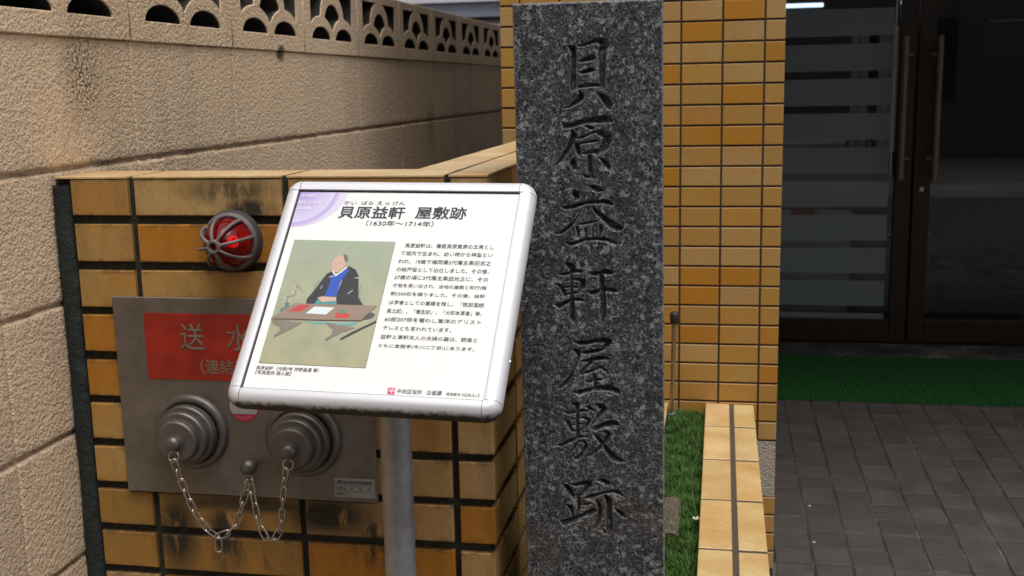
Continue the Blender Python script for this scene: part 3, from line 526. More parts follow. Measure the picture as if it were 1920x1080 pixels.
# black mortar filling the gap to the block wall, lumpy
def mortar_strip():
    n = 150; V, Fc = [], []; r = np.random.default_rng(3); off = np.cumsum(r.normal(0, .0007, n)); off -= np.linspace(0, off[-1], n)
    for i in range(n):
        z = -.131-(1.26)*i/(n-1); w = .026+r.normal(0, .0008)
        for (x, y) in ((XW-.004+off[i]*.4, .006), (XW+.006+off[i], -.004), (XW+.016+off[i]*.5, -.0065), (XW+w, -.003), (XW+w+.0015, .009)):
            V.append((x, YL+y+r.normal(0, .0006), z))
    for i in range(n-1):
        for k in range(4): Fc.append((i*5+k, i*5+k+1, (i+1)*5+k+1, (i+1)*5+k))
    return mesh(V, Fc, M_MORT, True)
add('mortar_joint', mortar_strip(), lw)

# ================================================================ TILED PILLAR and the building mass
YP = 2.8078
pl = thing('tiled_pillar', (-.2, 3.0, GZ), 'tall square pillar clad in small amber and ochre tiles behind the stone', 'pillar')
g3 = .003
XPL, XPR = -.5500, .1470
box('grout_core', XPL+.001, XPR-.001, YP+g3, YP+.42, GZ-.01, 2.2, M_GROUT_P, pl)
PT = {'p': (.48, .315, .13), 'o': (.45, .265, .075), 'r': (.47, .205, .018), 'm': (.47, .27, .06)}
known = {(1, 0): 'p', (1, 1): 'p', (1, 2): 'r', (1, 3): 'p', (2, 1): 'r', (2, 2): 'p', (2, 3): 'p', (3, 1): 'p', (3, 2): 'm', (3, 3): 'r', (4, 0): 'r', (4, 1): 'm', (4, 2): 'p', (4, 3): 'p', (5, 0): 'p', (5, 1): 'o', (5, 2): 'r', (5, 3): 'o',
         (6, 0): 'o', (6, 1): 'o', (6, 2): 'o', (6, 3): 'o', (7, 0): 'o', (7, 1): 'r', (7, 2): 'r', (7, 3): 'o', (8, 1): 'o', (8, 2): 'p'}
xs = [XPL]+[-.1004+.0999*j for j in range(-4, 3)]+[XPR]
k = 0
for r in range(-8, 30):
    zt = .1937-.0502*r-.0022+.0502; zb = zt-.0450
    if zb > .6: continue
    for c in range(len(xs)-1):
        x0 = xs[c]+(.0024 if c else 0); x1 = xs[c+1]-(.0024 if c < len(xs)-2 else 0)
        cc = c-4       # column 0 is the one that begins at -.1004
        if r >= 23 and r <= 25 : continue
        if r > 25 and cc < 1: continue
        if r < -3: continue
        if k >= 298: continue
        if r > 22 and False: continue
        t_ = known.get((r, cc), random.choice('ppoommr')); k += 1
        add('tile', slab_me(x1-x0, zt-zb, .008, M_PIL, .0011), pl, T((x0+x1)/2, YP+random.uniform(-.0006, .0006), (zt+zb)/2) @ Matrix.Rotation(random.uniform(-.003, .003), 4, 'Y') @ Matrix.Rotation(random.uniform(-.004, .004), 4, 'X'), jit(PT[t_], .06))
box('render_band', XPL+.003, XPR-.0005, YP+.0006, YP+.0029, -1.0605, -.913, M_STUR, pl)
# the building over the entrance: unseen mass, shaped to darken the doorway
YD = 5.437
bd = thing('apartment_building', (1.6, 4, GZ), 'dark ceiling and walls of the building round the glass entrance', 'building')
M_SOF = simple('entrance_ceiling', (.30, .29, .28), .8); M_FAC = simple('tiled_facade', (.42, .27, .10), .5)
box('facade', XPL, 7, YP+.02, YP+.4, 2.203, 8, M_FAC, bd)
box('ceiling', XPL, 7, YP+.402, 9.5, 2.10, 2.20, M_SOF, bd)
box('wall', 3.6, 3.8, YP+.5, 5.36, GZ, 2.098, M_SOF, bd)
box('wall', XPL-.05, -.1, YP+.422, 5.36, GZ, 2.098, M_SOF, bd)
box('wall', 1.96, 3.598, YD, YD+.2, GZ, 2.098, M_SOF, bd)
# ================================================================ entrance doors
YD = 5.437; DZ = -1.2535; DT = .93
def leaf(x0, x1, hinge_left, label):
    d = thing('glass_door', ((x0+x1)/2, YD+.02, DZ), label, 'door')
    sw = .075
    f = box('stile', x0, x0+sw if not hinge_left else x0+sw, YD, YD+.045, DZ+.004, DT, M_FRAME, d, .003)
    box('stile', x1-sw, x1, YD, YD+.045, DZ+.004, DT, M_FRAME, d, .003)
    box('bottom_rail', x0+sw+.0005, x1-sw-.0005, YD+.001, YD+.044, DZ+.006, -1.139, M_FRAME, d, .003)
    box('top_rail', x0+sw+.0005, x1-sw-.0005, YD+.001, YD+.044, DT-.09, DT, M_FRAME, d, .003)
    box('glazing', x0+sw+.001, x1-sw-.001, YD+.019, YD+.025, -1.1385, DT-.0905, M_GLASS, d)
    hx = .8232*5.37/YD if hinge_left else .974*5.37/YD
    h = add('handle', tube_me([(hx, YD-.062, .183), (hx, YD-.062, -.466)], .0145, M_BRONZE, 14), d)
    for z in (.10, -.37): add('bracket', tube_me([(hx, YD-.05, z), (hx+(.03 if hinge_left else -.03), YD-.05, z), (hx+(.035 if hinge_left else -.035), YD+.004, z)], .0085, M_BRONZE, 8), h)
    return d
dl = leaf(.02, .8715, True, 'left dark-framed glass door with frosted stripes and a long bar handle')
for k in range(13):
    zc = .1929-.1585*(k-1)
    z1, z0 = zc-.036, zc-.1585
    if z0 < -1.1385: z0 = -1.1375
    if z0 < -1.0: pass
    if z1 <= z0: continue
    box('frosted_stripe', .10, .772, YD+.0165, YD+.0180, z0, z1, M_FROST, dl)
box('lit_sliver', .7765, .782, YD+.016, YD+.0182, -.452, .6, M_PALE, dl)  # pale strip on the glass stands in for a lit sliver inside the hall
dr = leaf(.8805, 1.74, False, 'right dark-framed clear glass door with a long bar handle and a keyhole')
lk = add('lock_cylinder', fix(lathe([(0, -.012), (.010, -.012), (.0125, -.008), (.013, 0)], 20, M_CHROME)), dr, T(.917, YD, -.513))
df = thing('door_surround', (.9, YD+.1, DZ), 'dark frame surrounding the two glass doors', 'door frame')
box('jamb', -.12, .017, YD-.03, YD+.09, DZ, 1.05, M_FRAME, df, .003); box('jamb', 1.743, 1.95, YD-.03, YD+.09, DZ, 1.05, M_FRAME, df, .003)
box('head', -.12, 1.95, YD-.03, YD+.09, 1.052, 2.098, M_FRAME, df, .003)
box('sill', -.12, 1.95, YD-.01, YD+.09, DZ-.02, DZ+.002, M_FRAME, df, .002)
# hall behind the glass
tag(box('hall_floor', -.55, 3.2, YD+.09, 9.4, DZ-.15, DZ-.002, M_DARKIN), kind='structure')
hl = thing('entrance_hall', (1, 9, DZ), 'dim entrance hall behind the glass doors', 'room')
box('back_wall', -.55, 3.2, 9.4, 9.5, DZ, 1.42, M_DARKIN, hl); box('side_wall', -.55, -.45, YD+.1, 9.39, DZ, 1.42, M_DARKIN, hl); box('side_wall', 3.1, 3.2, YD+.1, 9.39, DZ, 1.42, M_DARKIN, hl)
bn = thing('storage_box', (.2, 5.8, DZ), 'pale plastic storage box standing behind the frosted stripes of the left door', 'box')
def tapered(name, x0, x1, y0, y1, z0, z1, t, mat, parent):
    V = [(x0+t, y0+t, z0), (x1-t, y0+t, z0), (x1-t, y1-t, z0), (x0+t, y1-t, z0), (x0, y0, z1), (x1, y0, z1), (x1, y1, z1), (x0, y1, z1)]
    me = mesh(V, [(3, 2, 1, 0), (4, 5, 6, 7), (0, 1, 5, 4), (1, 2, 6, 5), (2, 3, 7, 6), (3, 0, 4, 7)], mat)
    bm = bmesh.new(); bm.from_mesh(me); bmesh.ops.bevel(bm, geom=list(bm.edges), offset=.012, segments=2, affect='EDGES'); bm.to_mesh(me); bm.free(); return add(name, me, parent)
M_TOTE = simple('pale_blue_plastic', (.80, .92, .92), .5, var=.03)
tapered('body', -.2, .629, 5.6, 6.0, DZ, -.710, .012, M_TOTE, bn); box('lid', -.22, .660, 5.585, 6.015, -.707, -.675, M_TOTE, bn, .008, seg=2)
for z in (-.80, -.92, -1.04): box('rib', -.2, .622, 5.592, 5.612, z, z+.02, M_TOTE, bn, .004)
pr_ = thing('folded_cloth', (.42, 5.75, -.674), 'small red and white packets lying on the pale storage box', 'packets')
box('red_packet', .35, .47, 5.7, 5.8, -.6745, -.645, M_RED, pr_, .006); box('white_packet', .48, .54, 5.7, 5.78, -.6745, -.648, M_PALE, pr_, .006)
for (x0, x1, nm, lb, m_) in ((.635, .717, 'reflection_board', 'narrow pale board added in the hall for a reflection, left of a dark gap', M_PALE), (.766, .880, 'reflection_board', 'wider pale board added in the hall for a reflection, beside the door stile', M_PALE)):  # pale boards added behind the glass to stand in for its reflections
    t_ = thing(nm, ((x0+x1)/2, 5.9, -.38), lb, 'reflection board')
    box('sheet', x0, (x0+x1)/2-.005, 5.9, 5.912, -.37, .25, m_, t_, .002); box('sheet', (x0+x1)/2, x1, 5.9, 5.912, -.37, .25, m_, t_, .002); box('backing', x0-.01, x1+.01, 5.913, 5.93, -.38, .26, M_FRAME, t_)
ld = thing('ledge', (.3, 6.2, DZ), 'pale counter ledge in the hall seen between frosted stripes', 'counter')
box('counter_top', -.3, .767, 6.05, 6.4, -.358, -.331, M_PALE, ld, .004); box('counter_front', -.28, .75, 6.09, 6.38, DZ, -.3585, M_DARKIN, ld)
tb = thing('light_box', (.4, 8.3, .5), 'lit bluish-white lamp inside the hall at the top left of the glass door', 'lamp')
box('tube', -.1, .69, 8.3, 8.33, .500, .526, M_TUBE, tb, .004); box('housing', -.12, .71, 8.331, 8.37, .47, .55, M_FRAME, tb)
bh = thing('reflection_bench', (1.6, 6.6, DZ), 'low dark bench added inside the right glass door for a reflected bar', 'bench')  # bench added in place of a pale reflection in the glass
M_BEN = simple('grey_vinyl', (.10, .10, .10), .5); box('seat', 1.17, 2.0, 6.5, 6.9, -.67, -.62, M_BEN, bh, .008); box('plinth', 1.22, 1.95, 6.55, 6.85, DZ, -.671, M_DARKIN, bh)
pz = thing('dark_poster', (1.5, 6.5, .1), 'dark framed panel hanging high behind the right glass door', 'panel')
box('sheet', 1.41, 1.9, 6.5, 6.51, .11, .6, M_BLACK, pz); box('frame', 1.40, 1.91, 6.512, 6.53, .10, .61, M_DARKIN, pz)
box('edge', 1.41, 1.9, 6.49, 6.498, .285, .292, M_PALE, pz)
# ================================================================ turf mat
def mat_me():
    x0, x1, y0, y1 = .215, 1.60, 4.548, 5.168; nx, ny = 260, 130
    X, Y = np.meshgrid(np.linspace(x0, x1, nx), np.linspace(y0, y1, ny)); h = .010+.0035*np.sin(X*2*math.pi/.0165)*1+rng.normal(0, .0018, X.shape)
    Z = ramp_z(0)+.0509*Y+.004+h
    V = np.stack([X, Y, Z], -1).reshape(-1, 3).tolist(); Fc = [(j*nx+i, j*nx+i+1, (j+1)*nx+i+1, (j+1)*nx+i) for j in range(ny-1) for i in range(nx-1)]
    B = [i for i in range(nx)]+[j*nx+nx-1 for j in range(1, ny)]+[(ny-1)*nx+i for i in range(nx-2, -1, -1)]+[j*nx for j in range(ny-2, 0, -1)]
    n0 = len(V)
    for b in B: V.append([V[b][0], V[b][1], ramp_z(V[b][1])+.0045])
    for q in range(len(B)): Fc.append((B[(q+1) % len(B)], B[q], n0+q, n0+(q+1) % len(B)))
    return mesh(V, Fc, M_TURF)
tag(add('doormat', mat_me()), 'green artificial-turf mat lying across the paving before the glass doors', 'doormat')
for lb_, x, y in (('tiny pale scrap of paper on the paving, the farther of two from the viewer', .294, 3.50), ('tiny pale scrap of paper on the paving, the nearer of two to the viewer', .288, 3.24)):
    s_ = .0045; q = mesh([(-s_, -s_*.6, .001), (s_, -s_*.4, .0025), (s_*.8, s_*.7, .001), (-s_*.7, s_*.5, .003), (-s_, -s_*.6, 0), (s_, -s_*.4, .001), (s_*.8, s_*.7, 0), (-s_*.7, s_*.5, .002)], [(0, 1, 2, 3), (7, 6, 5, 4), (0, 4, 5, 1), (1, 5, 6, 2), (2, 6, 7, 3), (3, 7, 4, 0)], M_PALE)
    tag(add('litter_scrap', q, None, T(x, y, ramp_z(y)+.0045)), lb_, 'litter')
# ================================================================ planter
pc = thing('planter_curb', (.03, 2.2, GZ), 'tile-capped planter curb running from the pillar beside the grass, pale yellow top tiles', 'curb')
ZP = -.8153
box('grout_core', -.0305, .0880, 1.30, 2.805, GZ-.01, ZP-.0012, M_GROUT_T, pc)
ycs = [2.8055, 2.6118, 2.3700, 2.1282, 1.8864, 1.6446, 1.4028]
for q in range(6):
    y1, y0 = ycs[q]-(.004 if q else 0), ycs[q+1]+.004
    s = 0.004
    add('cap_tile', slab_me(.0590, y1-y0, .007, M_PIL, .001), pc, T(-.0015, (y0+y1)/2, ZP) @ RX90, jit((.71, .535, .275), .05))
    add('cap_tile', slab_me(.0500, y1-y0-s, .007, M_PIL, .001), pc, T(.0640, (y0+y1)/2-.003, ZP+.0004) @ RX90, jit((.71, .535, .275), .05))
for r in range(8):
    zt = ZP-.008-.0688*r; zb = zt-.0598
    for q in range(6):
        add('tile', slab_me(.236, zt-zb, .008, M_PIL), pc, T(.0890, ycs[q]-.1215, (zt+zb)/2) @ RZ90, jit(PT['o']))
pe = thing('planter_edging', (-.16, 2.3, GZ), 'narrow pale tile edging left of the grass, almost hidden behind the stone', 'curb')
box('grout_core', -.200, -.1265, 1.72, 2.803, GZ-.01, ZP-.0012, M_GROUT_T, pe)
for q in range(4): add('cap_tile', slab_me(.074, .236, .007, M_PIL, .001), pe, T(-.1635, 2.684-.2418*q, ZP) @ RX90, jit((.71, .535, .275), .05))
tag(box('soil', -.3145, -.0310, 1.30, 2.804, GZ, -.851, M_SOIL), kind='structure')
def grass_me(n):
    x = rng.uniform(-.124, -.0335, n); y = rng.uniform(1.35, 2.80, n)
    x2 = rng.uniform(-.31, -.2, n//5); y2 = rng.uniform(1.7, 2.8, n//5); x = np.concatenate([x, x2]); y = np.concatenate([y, y2]); n = len(x)
    clump = .5+.5*np.sin(x*70+np.sin(y*23)*2)*np.sin(y*41+1.3)
    L = rng.uniform(.012, .024, n)*(.72+.5*clump); L[rng.random(n) < .02] *= 1.5; a = rng.uniform(0, 2*math.pi, n); ln = rng.uniform(.1, .8, n)*L; w = rng.uniform(.0006, .0013, n)
    dx, dy = np.cos(a), np.sin(a); px, py = -dy*w, dx*w; z0 = np.full(n, -.851)
    V = np.empty((n, 5, 3))
    V[:, 0] = np.stack([x-px, y-py, z0], -1); V[:, 1] = np.stack([x+px, y+py, z0], -1)
    mx, my, mz = x+dx*ln*.4, y+dy*ln*.4, z0+L*.62
    V[:, 2] = np.stack([mx+px*.8, my+py*.8, mz], -1); V[:, 3] = np.stack([mx-px*.8, my-py*.8, mz], -1); V[:, 4] = np.stack([x+dx*ln, y+dy*ln, z0+L], -1)
    V = V.reshape(-1, 3); b = np.arange(n)*5
    me = bpy.data.meshes.new('grass'); me.vertices.add(len(V)); me.vertices.foreach_set('co', V.ravel())
    loops = np.stack([b, b+1, b+2, b+3, b+3, b+2, b+4], -1).ravel(); me.loops.add(len(loops)); me.loops.foreach_set('vertex_index', loops.astype(np.int32))
    st = np.stack([np.arange(n)*7, np.arange(n)*7+4], -1).ravel(); me.polygons.add(2*n); me.polygons.foreach_set('loop_start', st.astype(np.int32))
    me.update(calc_edges=True); me.materials.append(M_GRASS); return me
tag(add('grass', grass_me(42000)), 'short dense green grass filling the narrow planter', 'grass', kind='stuff')
def rough_block(x0, x1, y0, y1, z0, z1, mat, amp):
    bm = bmesh.new(); bmesh.ops.create_cube(bm, size=1)
    for v in bm.verts: v.co = ((x0+x1)/2+v.co.x*(x1-x0), (y0+y1)/2+v.co.y*(y1-y0), (z0+z1)/2+v.co.z*(z1-z0))
    bmesh.ops.bevel(bm, geom=list(bm.edges), offset=.004, segments=2, affect='EDGES'); bmesh.ops.subdivide_edges(bm, edges=list(bm.edges), cuts=3, use_grid_fill=True)
    for v in bm.verts: v.co += Vector([random.uniform(-amp, amp) for _ in range(3)])
    me = bpy.data.meshes.new('b'); bm.to_mesh(me); bm.free(); me.materials.append(mat); return me
M_BRK = mortar('weathered_brown_brick', (.12, .10, .07), 80, .002)
tag(add('footing_brick', rough_block(-.105, -.070, 1.975, 2.170, -.852, -.829, M_BRK, .0012)), 'weathered brown brick sunk in the grass beside the stone', 'brick')
fl = thing('fallen_flower', (-.038, 2.048, -.832), 'tiny cream blossom lying on the grass at the curb', 'flower')
M_PET = simple('cream_petal', (.62, .62, .45), .7)
for q in range(5):
    a = q*1.257; add('petal', mesh([(0, 0, 0), (.006*math.cos(a-.5), .006*math.sin(a-.5), .003), (.009*math.cos(a), .009*math.sin(a), .005), (.006*math.cos(a+.5), .006*math.sin(a+.5), .003)], [(0, 1, 2, 3)], M_PET), fl, T(-.038, 2.048, -.828))
# garden marker post between the stone and the pillar
gp = thing('marker_post', (-.1155, 2.74, -.85), 'thin tan metal post with a dark cap, at the pillar foot right of the stone', 'post')
M_TAN = simple('tan_metal', (.30, .21, .11), .3, .5)
add('pole', tube_me([(-.1150, 2.74, -.85), (-.1150, 2.74, -.815), (-.1120, 2.73, -.70), (-.1090, 2.72, -.585)], .008, M_TAN, 12, radii=[.0045, .0045, .0055, .0065]), gp)
cm = fix(lathe([(0, -.004), (.006, -.0035), (.0100, -.001), (.0115, .003), (.0115, .020), (.009, .026), (0, .026)], 24, M_BLACK), 40)
add('cap', cm, gp, T(-.1088, 2.72, -.562) @ Matrix.Rotation(-math.pi/2, 4, 'X'))
add('ring', tube_me([(-.115+.0075*math.cos(a), 2.74+.0075*math.sin(a), -.826+.002*math.cos(a)) for a in [i*math.pi/8 for i in range(16)]], .0014, M_HB, 6, True), gp)
# ================================================================ ENGRAVED STONE
def stone():
    U = Vector((0.99753961, 0.06975476, 0.00699994)).normalized(); Z = Vector((-0.00698289, -0.00048829, 0.9999755)).normalized(); Y = Z.cross(U)   # Y points into the stone
    O = Vector((-.26881, 1.47, -.27250)); W = .1957; vt, vb = .3775, -.66
    du = .00082; nu = int(W/du)+1; nv = int((vt-vb)/du)+1
    u = np.linspace(0, W, nu); v = np.linspace(vb, vt, nv); UU, VV = np.meshgrid(u, v)
    D = np.full_like(UU, -.01)
    for st in STROKES:
        pts = [(x/1000, y/1000, r/1000) for x, y, r in st]
        for (x0, y0, r0), (x1, y1, r1) in zip(pts, pts[1:]):
            m = max(r0, r1)+.001
            i0 = max(0, int((min(x0, x1)-m)/W*(nu-1))); i1 = min(nu, int((max(x0, x1)+m)/W*(nu-1))+2)
            j0 = max(0, int((min(y0, y1)-m-vb)/(vt-vb)*(nv-1))); j1 = min(nv, int((max(y0, y1)+m-vb)/(vt-vb)*(nv-1))+2)
            a, b = UU[j0:j1, i0:i1], VV[j0:j1, i0:i1]
            dx, dy = x1-x0, y1-y0; t = np.clip(((a-x0)*dx+(b-y0)*dy)/(dx*dx+dy*dy+1e-12), 0, 1)
            d = r0+(r1-r0)*t-np.hypot(a-x0-t*dx, b-y0-t*dy)
            D[j0:j1, i0:i1] = np.maximum(D[j0:j1, i0:i1], d)
    D0 = D+rng.normal(0, .00018, D.shape); Dp = np.clip(D*2.3, 0, .0088); dep = Dp+np.where(D > 0, rng.normal(0, .00022, D.shape), 0)
    # sawn arrises: slightly chipped
    e = np.minimum(np.minimum(UU, W-UU), vt-VV); nz = rng.random(D.shape); 
    chip = np.convolve(rng.random(nv), np.ones(5)/5, 'same')[:, None]
    dep = dep+np.where(e < .0022, (.0022-e)*(.5+1.1*chip), 0)*(0.6+.8*nz)
    P = (np.array(O)[None, None]+UU[..., None]*np.array(U)+VV[..., None]*np.array(Z)+dep[..., None]*np.array(Y))
    V = P.reshape(-1, 3); nV = len(V); DP = .20
    idx = np.arange(nV).reshape(nv, nu)
    q = np.stack([idx[:-1, :-1], idx[:-1, 1:], idx[1:, 1:], idx[1:, :-1]], -1).reshape(-1, 4)
    B = np.concatenate([idx[0, :], idx[1:, -1], idx[-1, -2::-1], idx[-2:0:-1, 0]])
    back = V[B]-0; uv = np.stack([UU.ravel()[B], VV.ravel()[B]], -1)
    back = np.array(O)+uv[:, :1]*np.array(U)+uv[:, 1:]*np.array(Z)+DP*np.array(Y)
    V = np.concatenate([V, back]); nb = len(B); k = np.arange(nb); k2 = (k+1) % nb
    q2 = np.stack([B[k2], B[k], nV+k, nV+k2], -1); q = np.concatenate([q, q2])
    org = np.array(O)+np.array(U)*W/2+np.array(Y)*DP/2; V = V-org
    me = bpy.data.meshes.new('stone'); me.vertices.add(len(V)); me.vertices.foreach_set('co', V.ravel()); me.loops.add(q.size); me.loops.foreach_set('vertex_index', q.ravel().astype(np.int32))
    me.polygons.add(len(q)); me.polygons.foreach_set('loop_start', (np.arange(len(q))*4).astype(np.int32)); me.update(calc_edges=True)
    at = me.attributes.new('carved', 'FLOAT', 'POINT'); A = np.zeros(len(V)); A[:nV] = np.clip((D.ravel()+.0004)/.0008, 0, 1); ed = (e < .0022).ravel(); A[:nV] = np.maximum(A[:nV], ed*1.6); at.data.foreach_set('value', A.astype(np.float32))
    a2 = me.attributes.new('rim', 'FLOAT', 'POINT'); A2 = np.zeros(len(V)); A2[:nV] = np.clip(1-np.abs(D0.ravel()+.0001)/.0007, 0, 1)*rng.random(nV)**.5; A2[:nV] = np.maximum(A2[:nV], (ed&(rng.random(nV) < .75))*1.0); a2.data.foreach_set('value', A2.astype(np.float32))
    me.materials.append(M_GRAN)
    o = add('stone_pillar', me, None, T(*org)); return o
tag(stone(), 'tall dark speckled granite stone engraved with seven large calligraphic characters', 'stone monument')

# ================================================================ INFORMATION BOARD
bx, by = Vector((0.2996676, -0.01390362, -0.00245299)).normalized(), Vector((0.0105969, 0.19538438, 0.217232)).normalized()
bz = bx.cross(by); by = bz.cross(bx)
BO = Vector((-.55127, 1.40418, -.13315)); BM = Matrix(((bx.x, by.x, bz.x, BO.x), (bx.y, by.y, bz.y, BO.y), (bx.z, by.z, bz.z, BO.z), (0, 0, 0, 1)))
PW, PH = .3000, .2924
ib = thing('information_board', (-.405, 1.31, GZ), 'tilted white information panel in a silver rounded frame on a round metal post', 'information board')
pan = add('panel', box_me(0, PW, -PH, 0, -.004, 0, M_WHITE), ib, BM)
def put(name, me, z, parent=pan, x=0, y=0, rot=0): return add(name, me, parent, BM @ T(x, y, z) @ Matrix.Rotation(rot, 4, 'Z'))
# frame profile: (outward, normal)
prof = [(.0012, -.001), (.0012, .0034), (.0070, .0042), (.0125, .0030), (.0168, -.0008), (.0195, -.0065), (.0202, -.0130), (.0190, -.0190), (.0165, -.0225), (.0120, -.0240), (.0, -.0240)]
prof2 = []
for i in range(len(prof)-1):
    prof2.append(prof[i])
prof2.append(prof[-1])
def rail(p0, p1, outd, mat):
    V, Fc = [], []; n = len(prof2)
    for p in (p0, p1):
        for o_, z_ in prof2: V.append((p[0]+outd[0]*o_, p[1]+outd[1]*o_, z_))
    for i in range(n-1): Fc.append((i, i+1, n+i+1, n+i))
    Fc += [tuple(range(n)), tuple(range(n, 2*n))[::-1]]
    return fix(mesh(V, Fc, mat, True), 48)
gp_ = .0007
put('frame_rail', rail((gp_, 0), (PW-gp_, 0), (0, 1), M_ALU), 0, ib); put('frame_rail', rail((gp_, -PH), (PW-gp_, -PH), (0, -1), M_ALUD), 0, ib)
put('frame_rail', rail((0, -gp_), (0, -PH+gp_), (-1, 0), M_ALU), 0, ib); put('frame_rail', rail((PW, -gp_), (PW, -PH+gp_), (1, 0), M_ALU), 0, ib)
def corner(cx, cy, a0, mat):
    V, Fc = [], []; n = len(prof2); S = 12
    for k in range(S+1):
        a = math.radians(a0+90*k/S)
        for o_, z_ in prof2: V.append((cx+math.cos(a)*o_, cy+math.sin(a)*o_, z_+.0002))
    for k in range(S):
        for i in range(n-1): Fc.append((k*n+i, k*n+i+1, (k+1)*n+i+1, (k+1)*n+i))
    return fix(mesh(V, Fc, mat, True), 48)
put('corner_cap', corner(-gp_*0, 0, 90, M_ALU), 0, ib); put('corner_cap', corner(PW, 0, 0, M_ALU), 0, ib)
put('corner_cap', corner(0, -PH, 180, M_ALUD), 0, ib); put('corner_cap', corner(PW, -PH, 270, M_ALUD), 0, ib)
for s in ((-.0005, .0, -PH, 0), ):
    pass
M_GAP = simple('gap_shade', (.02, .02, .03), .8)  # dark strips put in for the shade between panel and frame
put('seam_shade', box_me(0, PW, -.0011, .0011, -.003, .0004, M_GAP), 0, ib); put('seam_shade', box_me(-.0009, .0011, -PH, 0, -.003, .0004, M_GAP), 0, ib)
put('seam_shade', box_me(0, PW, -PH-.0008, -PH+.0006, -.003, .0006, M_GAP), 0, ib)
put('back_panel', box_me(-.010, PW+.010, -PH-.010, .010, -.0238, -.0215, M_POST), 0, ib)
put('screw', fix(lathe([(0, -.0015), (.0022, -.0015), (.0026, 0)], 12, M_CHROME)), 0, ib).matrix_basis = wm(ib).inverted() @ BM @ T(PW+.0200, -.235, -.012) @ Matrix.Rotation(math.pi/2, 4, 'Z')
# printed matter
def circ(cx, cy, r, n=48): return [(cx+r*math.cos(2*math.pi*i/n), cy+r*math.sin(2*math.pi*i/n)) for i in range(n)]
def flatp(pts, mat):
    bm = bmesh.new(); vs = [bm.verts.new((x, y, 0)) for x, y in pts]; f = bm.faces.new(vs); f.normal_update()
    if f.normal.z < 0: f.normal_flip()
    bmesh.ops.triangulate(bm, faces=list(bm.faces)); me = bpy.data.meshes.new('f'); bm.to_mesh(me); bm.free(); me.materials.append(mat); return me
def emblem_mat():
    g = N('lilac_emblem_print'); O = g.obj(); x, y, z = g.xyz(O)
    r = g.math('SQRT', g.math('ADD', g.math('MULTIPLY', x, x), g.math('MULTIPLY', y, y)))
    ring = g.ramp(g.math('DIVIDE', r, .07), [(0, (.40, .27, .70)), (.25, (.50, .40, .74)), (.60, (.62, .57, .80)), (.72, (.66, .61, .82)), (.735, (.46, .38, .70)), (.80, (.55, .48, .76)), (.83, (.70, .62, .82)), (.985, (.74, .70, .84)), (.99, (.86, .86, .86))])
    g.pr(Base_Color=ring, Roughness=.35); return g.m
EM = []
R_ = .0690; cx, cy = .0, -.0015
a0, a1 = -90, 0
EM = [(.0014, -.0014)]+[(min(max(R_*math.cos(math.radians(a)), .0014), 1), min(R_*math.sin(math.radians(a)), -.0014)) for a in range(-90, 1, 4)]
EM = [(x, y*.84) if y < -.002 else (x, y) for x, y in EM]
put('corner_emblem', flatp(EM, emblem_mat()), .00025)
FULLW = str.maketrans('0123456789', '０１２３４５６７８９')
for body, A, B, h, kind in SIGN_TEXT:
    w = math.hypot(B[0]-A[0], B[1]-A[1])/1000; rot = math.atan2(B[1]-A[1], B[0]-A[0])*0
    mt = {'ink': M_INK, 'title': M_TITLE, 'white': M_WINK}[kind]; z = .0007 if kind == 'white' else .0005
    if body in ('H22R-S-13',): rot = 0
    put('text_line', text_me(body, w, h/1000*1.02, mt, 0, .016 if kind == 'title' else (.010 if kind == 'white' else .004)), z, pan, A[0]/1000, (A[1]+B[1])/2000, rot)
mm = lambda L: [(x/1000, y/1000) for x, y in L]
D_ = {k: mm(v) for k, v in PICTURE.items()}
def paper_mat():
    g = N('aged_silk_print'); O = g.obj(); n = g.noise(g.mul3(O, (18, 40, 1)), 1, 4, .6); n2 = g.noise(O, 25, 3)
    c = g.ramp(n2, [(.3, (.31, .33, .21)), (.7, (.44, .41, .26))]); c = g.mix(g.ramp(n, [(.42, 0.), (.65, .6)]), c, (.43, .41, .26)); yy = g.new('ShaderNodeMapRange', {'Value': g.xyz(O)[1], 'From Min': -.085, 'From Max': .085}).outputs[0]; c = g.mix(g.math('MULTIPLY', yy, .6), c, (.34, .43, .34)); g.pr(Base_Color=c, Roughness=.4); return g.m
pc_ = D_['pic']; x0, x1, y1, y0 = pc_[0][0], pc_[1][0], pc_[0][1], pc_[2][1]
put('picture_edge', box_me(x0-.0004, x1+.0004, y0-.0004, y1+.0004, 0, .0001, M_INK), .0001)
put('picture_ground', box_me(-(x1-x0)/2, (x1-x0)/2, -(y1-y0)/2, (y1-y0)/2, 0, .0001, paper_mat()), .0004, pan, (x0+x1)/2, (y0+y1)/2)
def sh(name, pts, col, z): put(name, flatp(pts, F(col)), z)
sh('picture_shape', D_['vase'], (.10, .20, .20), .0007); sh('picture_shape', D_['skirt'], (.08, .33, .36), .0008); sh('picture_shape', D_['robe'], (.035, .038, .045), .0009)
sh('picture_shape', D_['vest'], (.03, .10, .50), .0010); hx, hy = D_['headc'][0]
def ellp(cx, cy, rx, ry, n=24): return [(cx+rx*math.cos(2*math.pi*i/n), cy+ry*math.sin(2*math.pi*i/n)) for i in range(n)]
sh('picture_shape', ellp(hx+.0005, hy-.001, .0092, .0128), (.60, .42, .33), .0011); sh('picture_shape', D_['hair'], (.16, .16, .16), .0012); sh('picture_shape', D_['collar'], (.75, .75, .75), .0012)
sh('picture_shape', ellp(hx-.004, hy+.0002, .0012, .0004, 8), (.2, .12, .1), .0013); sh('picture_shape', ellp(hx+.002, hy+.0002, .0012, .0004, 8), (.2, .12, .1), .0013); sh('picture_shape', ellp(hx-.0035, hy-.0062, .0016, .0004, 8), (.35, .12, .1), .0013); sh('picture_shape', ellp(hx-.0022, hy-.0028, .0005, .0014, 8), (.42, .26, .2), .0013)
